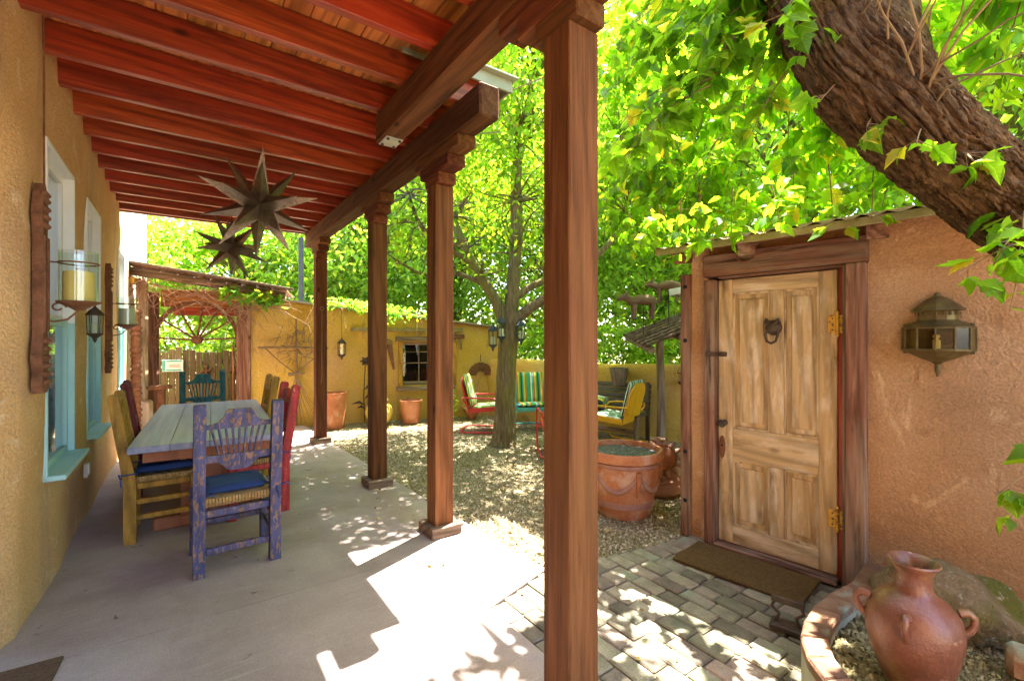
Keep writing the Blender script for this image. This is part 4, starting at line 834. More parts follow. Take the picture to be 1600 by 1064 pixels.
# ---------------------------------------------------------------- metal lawn chairs
def rounded(w, h0, h1, r, n=6):
    pts = [(-w, h0), (w, h0)]
    pts += [(w-r+r*math.cos(math.pi/2*k/n), h1-r+r*math.sin(math.pi/2*k/n)) for k in range(n+1)]
    pts += [(-w+r+r*math.cos(math.pi/2+math.pi/2*k/n), h1-r+r*math.sin(math.pi/2+math.pi/2*k/n)) for k in range(n+1)]
    return pts
def lawn_chair(loc, rz, m, stripe, label, w=.25, cush=True):
    r = empty('lawn_chair', loc, rz, label, 'lawn chair', 'old metal lawn chairs under the courtyard tree')
    M = Matrix.Translation((0, -.20, .36)) @ Matrix.Rotation(R(14), 4, 'X') @ XZ
    q = MB(); q.prism(rounded(w+.03, 0, .60, .20)[::-1], .022, M)
    for k in range(3): q.prism(rounded(w*.22, .06, .52, .05)[::-1], .010, Matrix.Translation(((k-1)*w*.62, -.219, .36)) @ Matrix.Rotation(R(14), 4, 'X') @ XZ)
    q.build('back_shell', m, r)
    q = MB(); q.box((0, .05, .375), (2*w+.06, .50, .022), (R(5), 0, 0), .008); q.box((0, .30, .37), (2*w+.06, .025, .06), None, .01)
    for s in (-1, 1): q.box((s*(w+.03), .03, .40), (.012, .46, .08), (R(5), 0, 0), .004)
    q.build('seat_pan', m, r)
    q = MB(); W = w+.075
    side = [(-.30, .60), (-.1, .60), (.15, .60), (.28, .58), (.34, .52), (.345, .42), (.30, .20), (.27, .06), (.22, .022), (.05, .02), (-.28, .02), (-.34, .02)]
    q.tube([(-W, y, z) for y, z in side]+[(-W*.6, -.37, .02), (W*.6, -.37, .02)]+[(W, y, z) for y, z in side[::-1]], .0145, 8); q.build('tube_frame', m, r, 60)
    for s in (-1, 1): q = MB(); q.tube([(s*W, -.30, .60), (s*(W-.02), -.30, .55), (s*w, -.27, .50)], .0145, 8); q.tube([(s*(w+.02), .27, .36), (s*W, .31, .30)], .012, 8); q.build('arm_bracket', m, r, 60)
    def pad(a, b, t, nx, ny):
        q = MB(); K, J = nx, ny; V = []
        for sgn in (1, -1):
            for j in range(J+1):
                for i in range(K+1):
                    x, y = i/K*2-1, j/J*2-1; e = max((1-x**8)*(1-y**8), 0)**.5; V.append((x*a, y*b, sgn*t*e*(1+.08*math.sin(y*7))))
        q.v = V; n_ = (K+1)*(J+1)
        for j in range(J):
            for i in range(K): k = j*(K+1)+i; q.f += [(k, k+1, k+K+2, k+K+1), (n_+k, n_+k+K+1, n_+k+K+2, n_+k+1)]
        return q
    q = pad(w, .235, .04, 12, 12); q.build('seat_cushion', stripe, r, 70, (0, .07, .432), (R(5), 0, 0))
    q = pad(w, .28, .04, 12, 12); q.build('back_cushion', stripe, r, 70, (0, -.238, .71), (R(104), 0, 0))
    return r
def face(fx, fy): return math.atan2(-fx, fy)
lawn_chair((4.28, 6.86, -.02), face(.75, -.66), 'metal_red', 'stripe_lime', 'red metal lawn chair with lime striped cushions behind the tree trunk')
lawn_chair((5.10, 6.55, -.02), face(-.45, -.9), 'metal_teal', 'stripe_teal', 'turquoise metal lawn chair with striped cushions facing the porch', .27)
lawn_chair((4.33, 4.86, -.02), face(.55, .84), 'metal_red', 'stripe_lime', 'red metal lawn chair mostly hidden behind the nearest porch post')
lawn_chair((5.38, 4.78, -.02), face(-.30, .95), 'metal_yellow', 'stripe_pale', 'yellow metal lawn chair with pale striped cushion by the log post')
# bench with slats, wire basket
bn = empty('slat_bench', gwp(3.05, .32, -.02), GRZ, 'dark slatted wooden garden bench against the low wall', 'bench')
for k in range(5): bbox('back_slat', (0, .14+.012*k, .50+.085*k), (1.25, .02, .07), 'bench_wood', bn, .004, (R(-8), 0, 0))
for k in range(5): bbox('seat_slat', (0, -.28+.085*k, .42), (1.25, .07, .022), 'bench_wood', bn, .004)
for s in (-1, 1):
    bbox('leg', (s*.58, -.27, .2), (.06, .06, .42), 'grey_wood_z', bn); bbox('leg', (s*.58, .15, .45), (.06, .05, .92), 'grey_wood_z', bn); bbox('arm', (s*.58, -.07, .62), (.07, .48, .035), 'bench_wood', bn)
bbox('rail', (0, -.28, .18), (1.1, .03, .07), 'grey_wood_x', bn)
q = MB(); q.lathe([(.10, 0), (.15, .28), (.155, .28), (.105, -.005)], n=20); tag(q.build('wire_basket', 'grey_wood_z', None, 40, gwp(3.15, .20, .82)), 'tall woven basket hanging above the slatted bench', 'basket')
q = MB(); q.lathe([(.0, -.08), (.10, -.075), (.125, 0), (.10, .075), (0, .08)], n=18); q.v = [(x*1.0, z*2.0, y*.9) for x, y, z in q.v]; tag(q.build('bolster_pillow', 'stripe_lime', None, 60, gwp(2.85, .36, .535), (0, 0, GRZ+R(90))), 'striped bolster pillow lying on the slatted bench', 'pillow')
# hanging candle holder on the garden wall
hc = empty('hanging_candle_holder', gwp(4.14, .07, 1.0), GRZ, 'small black wire candle holder hung on the garden wall', 'candle holder'); q = MB()
q.tube([(.075*math.cos(a), 0.0+.05*math.sin(a), .05) for a in [k*math.pi/8 for k in range(16)]], .006, 5, closed=True)
for sx in (-.05, 0, .05): q.cyl((sx, 0, -.08), (sx, 0, .05), .004, n=5)
q.cyl((-.075, 0, .05), (-.05, .02, .13), .004, n=5); q.cyl((.075, 0, .05), (.05, .02, .13), .004, n=5); q.build('frame', 'dark_iron', hc)
q = MB(); q.lathe([(0, -.17), (.01, -.16), (.014, -.14), (.05, -.11), (.065, -.085), (.06, -.075), (0, -.07)], n=14); q.build('bowl', 'dark_iron', hc, 40)
# log lean-to behind the shed
lt = empty('log_shelter', (5.95, 4.42, 0), 0, 'small weathered log shelter roof on a post behind the shed', 'shelter')
q = MB(); q.tube([(0, 0, -.02), (.01, 0, .7), (-.01, .01, 1.4), (0, 0, 1.80)], [.062, .06, .058, .055], 10); q.build('post', 'grey_wood_z', lt, 50)
A, B_, C_, D_ = Vector((-.89, -.41, 1.475)), Vector((-.19, .56, 1.63)), Vector((.40, -.47, 2.067)), Vector((-.35, -1.35, 1.93))
A2, C2 = Vector((-.75, -.55, 1.50)), Vector((.55, -1.3, 2.05))
for k in range(7):
    t = k/6; p0 = A.lerp(B_, t); p1 = D_.lerp(C_, t); p1 = p0+(p1-p0)*1.25
    q = MB(); q.bar(p0, p1, .165, .035, .008, (0, 0, 1)); q.build('roof_plank', 'grey_wood_z', lt)
for t in (.06, .42, .85):
    p0 = A.lerp(D_, t)+Vector((0, 0, -.07)); p1 = B_.lerp(C_, t)+Vector((0, 0, -.07)); d = (p1-p0)*.06; q = MB(); q.tube([p0-d, p1+d], [.05, .045], 9); q.build('pole', 'grey_wood_x', lt, 50)
q = MB(); q.tube([Vector((-.15, .02, 1.58)), Vector((.9, -1.2, 1.86))], [.05, .05], 9); q.build('pole', 'grey_wood_x', lt, 50)
q = MB(); q.tube([(.55, -.95, -.02), (.55, -.95, 1.85)], .055, 9); q.build('post', 'grey_wood_z', lt, 50)
# carved wooden animals on rods above the shelter
def animal(loc, rz, s, label, rod, white=False):
    r = empty('wooden_animal', loc, rz, label, 'ornament', 'wooden animal ornaments above the log shelter')
    q = MB(); q.tube([(-.17*s, 0, 0), (-.12*s, 0, .02*s), (-.03*s, 0, .045*s), (.07*s, 0, .04*s), (.15*s, 0, .02*s), (.20*s, 0, .0)], [.035*s, .06*s, .07*s, .075*s, .065*s, .03*s], 10)
    q.build('body', 'brown_carving', r, 50)
    q = MB(); q.tube([(-.14*s, 0, .02*s), (-.20*s, 0, .06*s), (-.26*s, 0, .075*s), (-.33*s, 0, .05*s)], [.05*s, .052*s, .045*s, .022*s], 9); h = q.build('head', 'brown_carving', r, 50)
    q = MB()
    for sy in (-1, 1): q.tube([(-.22*s, sy*.035*s, .10*s), (-.21*s, sy*.05*s, .16*s)], [.022*s, .006*s], 6)
    q.build('ear', 'brown_carving', h, 50)
    for dx in (-.11, .14):
        for sy in (-1, 1): q = MB(); q.tube([(dx*s, sy*.045*s, -.02*s), (dx*s, sy*.05*s, -.12*s), (dx*s-.01*s, sy*.05*s, -.22*s)], [.034*s, .025*s, .02*s], 7); q.build('leg', 'brown_carving', r, 50)
    q = MB(); q.cyl((.02, 0, -rod), (.02, 0, 0), .008, n=6); q.build('rod', 'dark_iron', r)
    if white: q = MB(); q.box((.16*s, -.03, -.06*s), (.26*s, .10*s, .10*s), (0, R(-8), 0), .01); q.build('white_block', 'bone_paint', r)
    return r
animal((5.36, 4.30, 2.09), R(-35), 1.05, 'brown wooden animal ornament on a rod, lower of two', .45)
animal((5.64, 4.08, 2.30), R(-60), .95, 'wooden animal ornament with white block, higher of two', .55, True)

# ---------------------------------------------------------------- big terracotta pot and sun-faced clay stove
bp = empty('large_terracotta_pot', (3.30, 2.86, -.025), 0, 'large weathered terracotta pot with swag relief beside the shed', 'pot')
q = MB(); q.lathe([(.225, 0), (.235, .015), (.245, .05), (.268, .13), (.272, .14), (.268, .15), (.305, .32), (.318, .42), (.312, .455), (.325, .47), (.318, .485), (.318, .50), (.352, .515), (.358, .55), (.352, .585), (.345, .595), (.318, .592), (.308, .56), (.302, .45), (0, .45)], n=56); q.build('body', 'terracotta', bp, 30)
q = MB(); q.lathe([(0, 0), (.306, 0), (.306, .012), (.15, .02), (0, .015)], (0, 0, .535), 40); q.build('grit', 'pot_grit', bp, 50)
def prof_r(z): return .268+(z-.15)*(.318-.268)/.27 if z > .15 else .245+(z-.05)*.26
for k in range(5):
    a0 = k*2*math.pi/5+.5; pts = []
    for i in range(13):
        t = i/12; a = a0+t*2*math.pi/5; z = .43-.17*math.sin(math.pi*t)**.8; rr = prof_r(z)+.002; pts.append((rr*math.cos(a), rr*math.sin(a), z))
    q = MB(); q.tube(pts, [.012+.016*math.sin(math.pi*i/12) for i in range(13)], 8); q.build('swag', 'terracotta_dark', bp, 60)
    q = MB(); zz = [.45, .38, .30, .22]; q.tube([((prof_r(z)+.004)*math.cos(a0), (prof_r(z)+.004)*math.sin(a0), z) for z in zz], [.022, .03, .02, .008], 8); q.build('drop', 'terracotta', bp, 60)
q = MB(); q.lathe([(.262, .10), (.272, .105), (.274, .155), (.266, .16)], n=48); q.build('band', 'terracotta_dark', bp, 40)
q = MB(); q.lathe([(.318, .462), (.334, .47), (.334, .498), (.318, .505)], n=48); q.build('band', 'terracotta_dark', bp, 40)
cs = empty('clay_stove', (4.02, 3.02, -.02), R(20), 'sun-faced clay stove behind the large terracotta pot', 'stove')
q = MB(); q.lathe([(.20, 0), (.235, .04), (.24, .09), (.22, .13), (.225, .16), (.20, .20), (.205, .24), (.19, .30), (.17, .38), (.12, .46), (.08, .52), (.085, .55), (.06, .55), (0, .54)], n=28); q.build('body', 'terracotta_dark', cs, 35)
q = MB(); q.lathe([(0, -.03), (.12, -.03), (.135, 0), (.10, .035), (0, .045)], n=24); q.build('face_disc', 'terracotta', cs, 50, (-.16, -.10, .40), (R(80), 0, R(-60)))
for k in range(14):
    a = k*2*math.pi/14; q = MB(); q.tube([(.125*math.cos(a), .125*math.sin(a), 0), (.20*math.cos(a), .20*math.sin(a), .0)], [.032, .012], 7); q.build('sun_ray', 'terracotta_dark', cs, 50, (-.16, -.10, .40), (R(80), 0, R(-60)))

# ---------------------------------------------------------------- shed with panelled door (local x along front, -y towards the porch)
SRZ = math.atan2(-.992, .128)
shed = empty('garden_shed', (3.30, 2.22, 0), SRZ, 'adobe garden shed with weathered panelled door and mossy roof', 'shed')
def sw_(s, z, off=0): return (3.30+.128*s-.992*off, 2.22-.992*s-.128*off, z)
wall_panel('wall', 'shed_stucco', shed, .055, 3.4, lambda x: 2.34, [(.185, 1.187, -.05, 2.20)], thick=.3, amp=.014, step=.07, reveal=.14, seed=33, topround=.01)
q = MB(); q.box((.155, 1.2, 1.15), (.18, 1.8, 2.3), None, .03); q.build('side_wall', 'shed_stucco', shed)
q = MB(); q.box((.69, .16, 1.1), (1.0, .02, 2.24), None, .002); q.build('door_backing', 'void_dark', shed)
cb = MB(); cb.box((.012, .03, 1.03), (.085, .10, 2.10), None, .008); cbo = cb.build('corner_timber', 'old_wood_z', shed)
for z in (1.98, 1.55, .66, .27): q = MB(); q.cyl((.012, -.0225, z), (.012, -.019, z), .017, n=14); q.build('bolt_hole', 'void_dark', cbo)
for nm, c, d, m in (('jamb', (.225, -.015, 1.005), (.076, .11, 2.01), 'old_wood_z'), ('jamb', (1.135, -.02, 1.015), (.104, .12, 2.03), 'old_wood_z'), ('door_stop', (1.05, .042, 1.01), (.034, .09, 2.02), 'redwood_z'), ('door_stop', (1.076, -.018, 1.01), (.014, .10, 2.02), 'grey_wood_z'),
                    ('lintel', (.69, -.02, 2.115), (1.01, .13, .165), 'old_wood_x'), ('drip_strip', (.69, -.005, 2.022), (.80, .12, .016), 'old_wood_x'), ('threshold', (.65, -.01, .012), (.78, .14, .03), 'old_wood_x')):
    q = MB(); q.box(c, d, None, .006); q.build(nm, m, shed)
# door: stiles, rails, panels
dr = empty('door'); dr.parent = shed
DX0, DX1, DZ0, DZ1 = .268, 1.028, .035, 2.008
def dp(name, x0, x1, z0, z1, y=.0, t=.04, m='door_wood_z', bev=.004): q = MB(); q.box(((x0+x1)/2, y+t/2, (z0+z1)/2), (x1-x0, t, z1-z0), None, bev); return q.build(name, m, dr)
mx0, mx1 = .628, .716
dp('stile', DX0, .372, DZ0, DZ1); dp('stile', .926, DX1, DZ0, DZ1)
for a, b in ((1.905, DZ1), (.655, .895), (DZ0, .168)): dp('rail', .3725, .9255, a, b, m='door_wood_x')
for a, b in ((.8955, 1.9045), (.1685, .6545)):
    dp('mullion', mx0, mx1, a, b, -.002 if b < 1 else 0)
    for x0, x1 in ((.373, mx0-.0005), (mx1+.0005, .9255)):
        dp('panel', x0, x1, a, b, .030, .008)
        dp('raised_field', x0+.045, x1-.045, a+.05, b-.05, .016, .018, bev=.012)
        t = .014
        for (p0, p1, r0, r1) in ((x0, x0+t, a, b), (x1-t, x1, a, b), (x0+t, x1-t, b-t, b), (x0+t, x1-t, a, a+t)): dp('moulding', p0, p1, r0, r1, .006, .026, bev=.009)
q = MB(); q.lathe([(.022, 0), (.022, .006), (.010, .012), (.010, .035), (.026, .045), (.030, .058), (.022, .07), (0, .074)], n=18); q.build('knob', 'dark_iron', dr, 40, (.318, 0, .93), (R(90), 0, 0))
q = MB(); q.prism([(.024*math.cos(a), .085*math.sin(a)) for a in [k*math.pi/8 for k in range(16)]], .006, XZ); kp = q.build('key_plate', 'rust_iron', dr, 0, (.298, -.0005, .745))
q = MB(); q.cyl((0, -.0065, .012), (0, -.009, .012), .008, n=10); q.build('keyhole', 'void_dark', kp)
# knocker: cast face with a ring
kn = empty('knocker', (.655, 0, 1.62)); kn.parent = dr
q = MB(); q.lathe([(0, -.02), (.045, -.02), (.055, .0), (.048, .025), (.03, .045), (0, .05)], n=16); q.build('mask', 'dark_iron', kn, 50, (0, 0, .02), (R(90), 0, 0), )
q = MB(); q.tube([(-.03, -.03, .02), (-.04, -.05, -.03), (-.028, -.055, -.075), (0, -.058, -.09), (.028, -.055, -.075), (.04, -.05, -.03), (.03, -.03, .02)], .009, 7); q.build('ring', 'dark_iron', kn, 50)
q = MB()
for s in (-1, 1): q.tube([(s*.02, -.03, .05), (s*.04, -.035, .075), (s*.05, -.02, .05)], [.016, .014, .006], 7)
q.build('horn', 'dark_iron', kn, 50)
q = MB(); q.box((.245, -.075, 1.447), (.09, .008, .03), None, .002); q.box((.31, -.012, 1.447), (.05, .02, .036), None, .004); q.box((.285, -.045, 1.447), (.008, .062, .03), None, .002); q.build('latch', 'dark_iron', shed)
for z in (1.655, .40):
    h = empty('hinge', (1.036, 0, z)); h.parent = dr
    for x0 in (-.034, .020): q = MB(); q.box((x0, -.008, 0), (.044, .006, .115), None, .002); q.build('leaf_plate', 'brass_rust', h)
    q = MB(); q.cyl((-.004, -.012, -.065), (-.004, -.012, .07), .010, n=10); q.lathe([(.012, .07), (.014, .077), (.007, .087), (0, .089)], (-.004, -.012, 0), 10); q.lathe([(0, -.085), (.007, -.081), (.013, -.07), (.012, -.065)], (-.004, -.012, 0), 10); q.build('pin', 'brass_rust', h, 40)
    for x0 in (-.032, .024):
        for dz in (-.03, .0, .03): q = MB(); q.lathe([(.0055, 0), (.0055, .002), (0, .003)], n=8); q.build('screw', 'dark_iron', h, 0, (x0, -.0112, dz*1.2), (R(90), 0, 0))
# roof
q = MB()
RY0, RY1, RZ0, RZ1 = -.27, 2.2, 2.235, 2.60
def roofz(y): return RZ0+(y-RY0)*(RZ1-RZ0)/(RY1-RY0)
for k in range(14):
    y0 = RY0+.176*k; y1 = y0+.172; q = MB(); q.box((1.68, (y0+y1)/2, roofz((y0+y1)/2)), (3.5, .174, .022), (math.atan2(RZ1-RZ0, RY1-RY0), 0, 0), .003); q.build('roof_board', 'redwood_x', shed)
q = MB(); K = 120
for i in range(K+1):
    x = -.10+3.55*i/K; zz = .012*math.sin(i*1.6)
    q.v += [(x, RY0-.035, roofz(RY0)+.022+zz), (x, RY1, roofz(RY1)+.022+zz)]
q.f = [(2*i, 2*i+2, 2*i+3, 2*i+1) for i in range(K)]; q.build('metal_sheet', 'mossy_roof', shed, 60)
q = MB(); q.box((1.68, RY0-.012, roofz(RY0)-.002), (3.56, .022, .050), None, .006); q.build('roof_edge', 'mossy_roof', shed)
for x in (.02, .52, 1.25, 1.95, 2.6): q = MB(); q.box((x, .55, roofz(.55)-.062), (.085, 1.5, .085), (math.atan2(RZ1-RZ0, RY1-RY0), 0, 0), .006); q.build('rafter', 'carved_wood' if x < .1 else 'old_wood_y', shed)
q = MB(); q.tube([(.50+.06*math.cos(a), -.095, 2.165+.055*math.sin(a)) for a in [R(150)+k*R(17) for k in range(12)]], .007, 6); tag(q.build('iron_hook', 'rust_iron', None, 50, (3.30, 2.22, 0), (0, 0, SRZ)), 'curved iron hook hanging over the shed door lintel', 'hook')

# wall lantern on the shed (polygonal copper and glass)
wlz = empty('shed_lantern', sw_(1.505, 1.50, .015), SRZ, 'large faceted dark copper wall lantern on the shed wall', 'lantern')
def half_poly(prof, n=8, m='lantern_copper', name='shell', par=wlz, a0=0.):
    q = MB(); o = 0
    for r, z in prof:
        for k in range(n+1): a = math.pi*k/n+math.pi; q.v.append((r*math.cos(a), r*.78*math.sin(a), z))
    for i in range(len(prof)-1):
        for k in range(n): q.f.append((i*(n+1)+k, i*(n+1)+k+1, (i+1)*(n+1)+k+1, (i+1)*(n+1)+k))
    return q.build(name, m, par)
half_poly([(.0, .325), (.012, .32), (.02, .30), (.05, .285), (.085, .255), (.09, .25), (.115, .225), (.12, .218), (.105, .214)], 6, name='cap')
half_poly([(.088, .214), (.085, .165), (.09, .163), (.155, .125), (.158, .12)], 6, name='neck')
half_poly([(.158, .0), (.158, -.008), (.07, -.055), (.03, -.07), (.012, -.085), (.014, -.12), (.004, -.155), (0, -.157)], 6, name='base')
q = MB()
for k in range(7): a = math.pi*k/6+math.pi; q.bar((.155*math.cos(a), .155*.78*math.sin(a), -.002), (.155*math.cos(a), .155*.78*math.sin(a), .122), .009, .009, .002)
for z in (0, .12):
    for k in range(6):
        a, b = math.pi*k/6+math.pi, math.pi*(k+1)/6+math.pi; q.bar((.155*math.cos(a), .155*.78*math.sin(a), z), (.155*math.cos(b), .155*.78*math.sin(b), z), .009, .009, .002)
q.build('frame', 'lantern_copper', wlz)
for k in range(6):
    a, b = math.pi*k/6+math.pi+.05, math.pi*(k+1)/6+math.pi-.05; q = MB(); pa, pb = (.152*math.cos(a), .152*.78*math.sin(a)), (.152*math.cos(b), .152*.78*math.sin(b))
    q.add([(*pa, .002), (*pb, .002), (*pb, .118), (*pa, .118)], [(0, 1, 2, 3)]); q.build('pane', 'lantern_copper' if k in (5,) else 'smoke_glass', wlz)
q = MB(); q.box((0, .005, .06), (.30, .008, .17), None, .002); q.build('back_plate', 'lantern_copper', wlz)
q = MB(); q.lathe([(.018, .0), (.018, .05), (.012, .055), (.008, .062), (.016, .07), (.014, .08), (0, .084)], (0, -.06, 0), 12); q.build('candle', 'wax_yellow', wlz, 40)
q = MB(); q.lathe([(0, 0), (.045, 0), (.05, .006), (0, .008)], n=20); q.build('reflector', 'dark_iron', wlz, 40, (.03, -.005, .075), (R(90), 0, 0))
for k in range(9): a = math.pi*(k+.5)/9+math.pi; q = MB(); q.bar((.095*math.cos(a), .095*.78*math.sin(a), .19), (.095*math.cos(a), .095*.78*math.sin(a), .212), .010, .004, .001); q.build('fret', 'lantern_copper', wlz)
# coir mat, boot scraper
q = MB(); q.box((0, 0, 0), (.40, .80, .02), None, .006); tag(q.build('coir_mat', 'coir', None, 0, (3.06, 1.62, .014), (0, 0, R(7.5))), 'brown coir mat on the pavers before the shed door', 'mat')
bs_ = empty('boot_scraper', (2.63, 1.15, 0), R(-75), 'small dark cast iron boot scraper on the pavers by the planter', 'boot scraper')
bbox('base', (0, 0, .02), (.16, .10, .035), 'dark_iron', bs_, .01); q = MB()
for s in (-1, 1): q.tube([(s*.055, 0, .035), (s*.04, 0, .08), (s*.075, 0, .11), (s*.06, 0, .15)], .009, 6)
q.build('scroll', 'dark_iron', bs_, 50); bbox('blade', (0, 0, .155), (.155, .02, .035), 'dark_iron', bs_, .008)

# ---------------------------------------------------------------- curved planter, urn, boulder
pt = empty('stone_planter', (2.6, .4, 0), 0, 'low curved planter edged with brick and stone at the foot of the shed', 'planter')
rim = [(3.30, 1.00), (2.93, .96), (2.70, .985), (2.53, .985), (2.35, .955), (2.21, .91), (2.09, .835), (2.00, .74), (1.94, .62), (1.91, .48), (1.92, .33), (1.97, .18), (2.07, .05), (2.22, -.05), (2.40, -.08)]
ctr = Vector((2.65, .42)); q = MB(); inn = []
for (x, y) in rim:
    d = (ctr-Vector((x, y))).normalized(); inn.append((x+d.x*.105, y+d.y*.105) if y < .95 or x < 2.6 else (x, y-.105))
for i in range(len(rim)):
    (x, y), (a, b) = rim[i], inn[i]; q.v += [(x-2.6, y-.4, -.02), (x-2.6, y-.4, .205), (a-2.6, b-.4, .205), (a-2.6, b-.4, -.02)]
for i in range(len(rim)-1):
    for k in range(3): a = 4*i+k; q.f.append((a, a+4, a+5, a+1))
q.build('wall', 'mortar', pt, 50)
for i in range(len(rim)-1):
    for j in range(1):
        t0, t1 = .035, .965
        def lp(P, t): return (P[i][0]+(P[i+1][0]-P[i][0])*t, P[i][1]+(P[i+1][1]-P[i][1])*t)
        a, b, c, d = lp(rim, t0), lp(rim, t1), lp(inn, t1), lp(inn, t0); cx, cy2 = (a[0]+c[0])/2, (a[1]+c[1])/2; h = .045+rnd.uniform(-.006, .01); q = MB(); k = 1.06
        base = [(cx+(p[0]-cx)*k-2.6, cy2+(p[1]-cy2)*k-.4) for p in (a, b, c, d)]
        top = [(x+(cx-2.6-x)*.12, y+(cy2-.4-y)*.12) for x, y in base]
        q.v = [(x, y, .2055) for x, y in base]+[(x, y, .2055+h*.75) for x, y in base]+[(x, y, .2055+h+rnd.uniform(-.004, .004)) for x, y in top]
        q.f = [(0, 1, 5, 4), (1, 2, 6, 5), (2, 3, 7, 6), (3, 0, 4, 7), (4, 5, 9, 8), (5, 6, 10, 9), (6, 7, 11, 10), (7, 4, 8, 11), (8, 9, 10, 11)]
        q.build('edging_brick', 'edging_stone', pt)
q = MB(); q.v = [(x-2.6, y-.4, .165) for x, y in inn]+[(3.50-2.6, .2-.4, .165), (3.52-2.6, .9-.4, .165)]; q.f = [tuple(range(len(inn)))+(len(inn), len(inn)+1)]
q.build('soil', 'soil_gravel', pt)
n = 5200; px = nprs.uniform(1.95, 3.45, n*2); py = nprs.uniform(-.05, .9, n*2); ok = (((px-2.66)/.74)**2+((py-.42)/.47)**2 < 1)|((px > 2.7) & (py > -.0) & (py < .84)); px, py = px[ok][:n], py[ok][:n]
mat('planter_pebble', [(.3, (.14, .11, .04)), (.7, (.33, .27, .13))], 50, rough=.9); nt = MATS['planter_pebble'].node_tree; ge = nd(nt, 'ShaderNodeNewGeometry'); rp = nd(nt, 'ShaderNodeValToRGB'); rp.color_ramp.elements[0].color = (.07, .055, .02, 1); rp.color_ramp.elements[1].color = (.42, .36, .18, 1)
nt.links.new(ge.outputs['Random Per Island'], rp.inputs[0]); nt.links.new(rp.outputs[0], nt.nodes['Principled BSDF'].inputs['Base Color'])
pg = leaves_mesh('planter_gravel', 'planter_pebble', None, np.stack([px, py, np.full(len(px), .167)], 1), nprs.uniform(.006, .013, len(px)), oct_v, oct_f, 0); tag(pg, 'fine olive-brown gravel filling the curved planter', 'gravel', kind='stuff')
# right-hand edging block
for i, (x, y, z, s, nm) in enumerate(((2.80, .27, .17, (.10, .20, .13), 'mossy edging stone standing right of the clay urn'),)):
    q = MB(); q.box((0, 0, s[2]/2), s, None, .02); tag(q.build('edging_stone', 'edging_stone', None, 40, (x, y, z), (0, 0, R(12))), nm, 'stone')
urn = empty('clay_urn', (2.36, .565, .165), 0, 'tall glazed clay urn with small loop handles in the planter', 'urn')
q = MB(); q.lathe([(.085, 0), (.10, .008), (.13, .07), (.165, .16), (.185, .25), (.188, .31), (.175, .365), (.14, .41), (.095, .44), (.078, .455), (.072, .48), (.072, .525), (.082, .55), (.098, .572), (.103, .578), (.098, .586), (.086, .578), (.070, .555), (.060, .52), (.06, .47), (.0, .44)], n=56, wob=lambda i, a: 1+.006*math.sin(3*a+i*.4)); q.build('body', 'urn_clay', urn, 60)
for a in (R(112), R(186), R(-62)):
    ca, sa = math.cos(a), math.sin(a); q = MB(); q.tube([(r*ca, r*sa, z) for r, z in ((.168, .385), (.200, .395), (.222, .375), (.222, .345), (.205, .315), (.185, .30))], [.020, .017, .015, .015, .017, .020], 9); q.build('handle', 'urn_clay', urn, 60)
urn.scale = (.82, .82, .88)
def rock(loc, r, rot, label, seed):
    import bmesh
    bm = bmesh.new(); bmesh.ops.create_icosphere(bm, subdivisions=4, radius=1)
    for v in bm.verts:
        n_ = mn.noise(v.co*1.3+Vector((seed, 0, 0)))*.30+mn.noise(v.co*3+Vector((seed, 5, 0)))*.10; v.co = v.co*(1+n_); v.co.x *= r[0]; v.co.y *= r[1]; v.co.z *= r[2]
    me = bpy.data.meshes.new('boulder'); bm.to_mesh(me); bm.free(); me.materials.append(MATS['rock']); me.polygons.foreach_set('use_smooth', [True]*len(me.polygons)); return tag(link('boulder', me, None, loc, rot), label, 'boulder')
rock((3.06, .60, .24), (.20, .30, .19), (0, R(8), R(10)), 'mossy boulder lying in the planter behind the clay urn', 4)

# ---------------------------------------------------------------- trees
def bark_wob(seed, amp, fr=9, n=1):
    def f(i, k, a): return 1+amp*(abs(mn.noise(Vector((math.cos(a)*fr*.35, math.sin(a)*fr*.35+seed, i*.10))))*2-.6)+amp*.6*mn.noise(Vector((math.cos(a)*fr, math.sin(a)*fr, i*.35+seed)))
    return f
def smooth_path(pts, rad, n):
    P = [Vector(p) for p in pts]; out = []; rr = []
    m = len(P)-1
    for i in range(n+1):
        t = i/n*m; k = min(int(t), m-1); f = t-k; p0, p1, p2, p3 = P[max(k-1, 0)], P[k], P[k+1], P[min(k+2, m)]
        out.append(.5*((2*p1)+(-p0+p2)*f+(2*p0-5*p1+4*p2-p3)*f*f+(-p0+3*p1-3*p2+p3)*f**3)); rr.append(rad[k]+(rad[k+1]-rad[k])*f)
    return out, rr
def crown(cen, rad, n_clump, per, spread, rs, shell=.35, flat=1.0):
    """clump centres in an uneven ellipsoid, leaf points around each"""
    d = rs.normal(0, 1, (n_clump, 3)); d /= np.linalg.norm(d, axis=1)[:, None]; d *= (rs.uniform(shell, 1, n_clump)**(1/2.2))[:, None]
    lob = 1+.22*np.sin(d[:, 0]*4.1+rs.uniform(0, 6))*np.cos(d[:, 2]*5.3+rs.uniform(0, 6)); c = np.asarray(cen)+d*np.asarray(rad)*lob[:, None]
    sz = rs.uniform(.55, 1.4, n_clump); p = np.repeat(c, per, 0)+rs.normal(0, 1, (n_clump*per, 3))*np.repeat(sz, per)[:, None]*np.array([spread, spread, spread*.6*flat])
    return c, p
def grow(q, start, targets, r0, rs, n=7, sag=.25):
    for t in targets:
        t = Vector(t); s = Vector(start); mid = s.lerp(t, .5)+Vector((rs.normal(0, .12), rs.normal(0, .12), sag*(t-s).length*.3)); pts, rr = smooth_path([s, mid, t], [r0, r0*.55, .006], 8); q.tube(pts, rr, n)

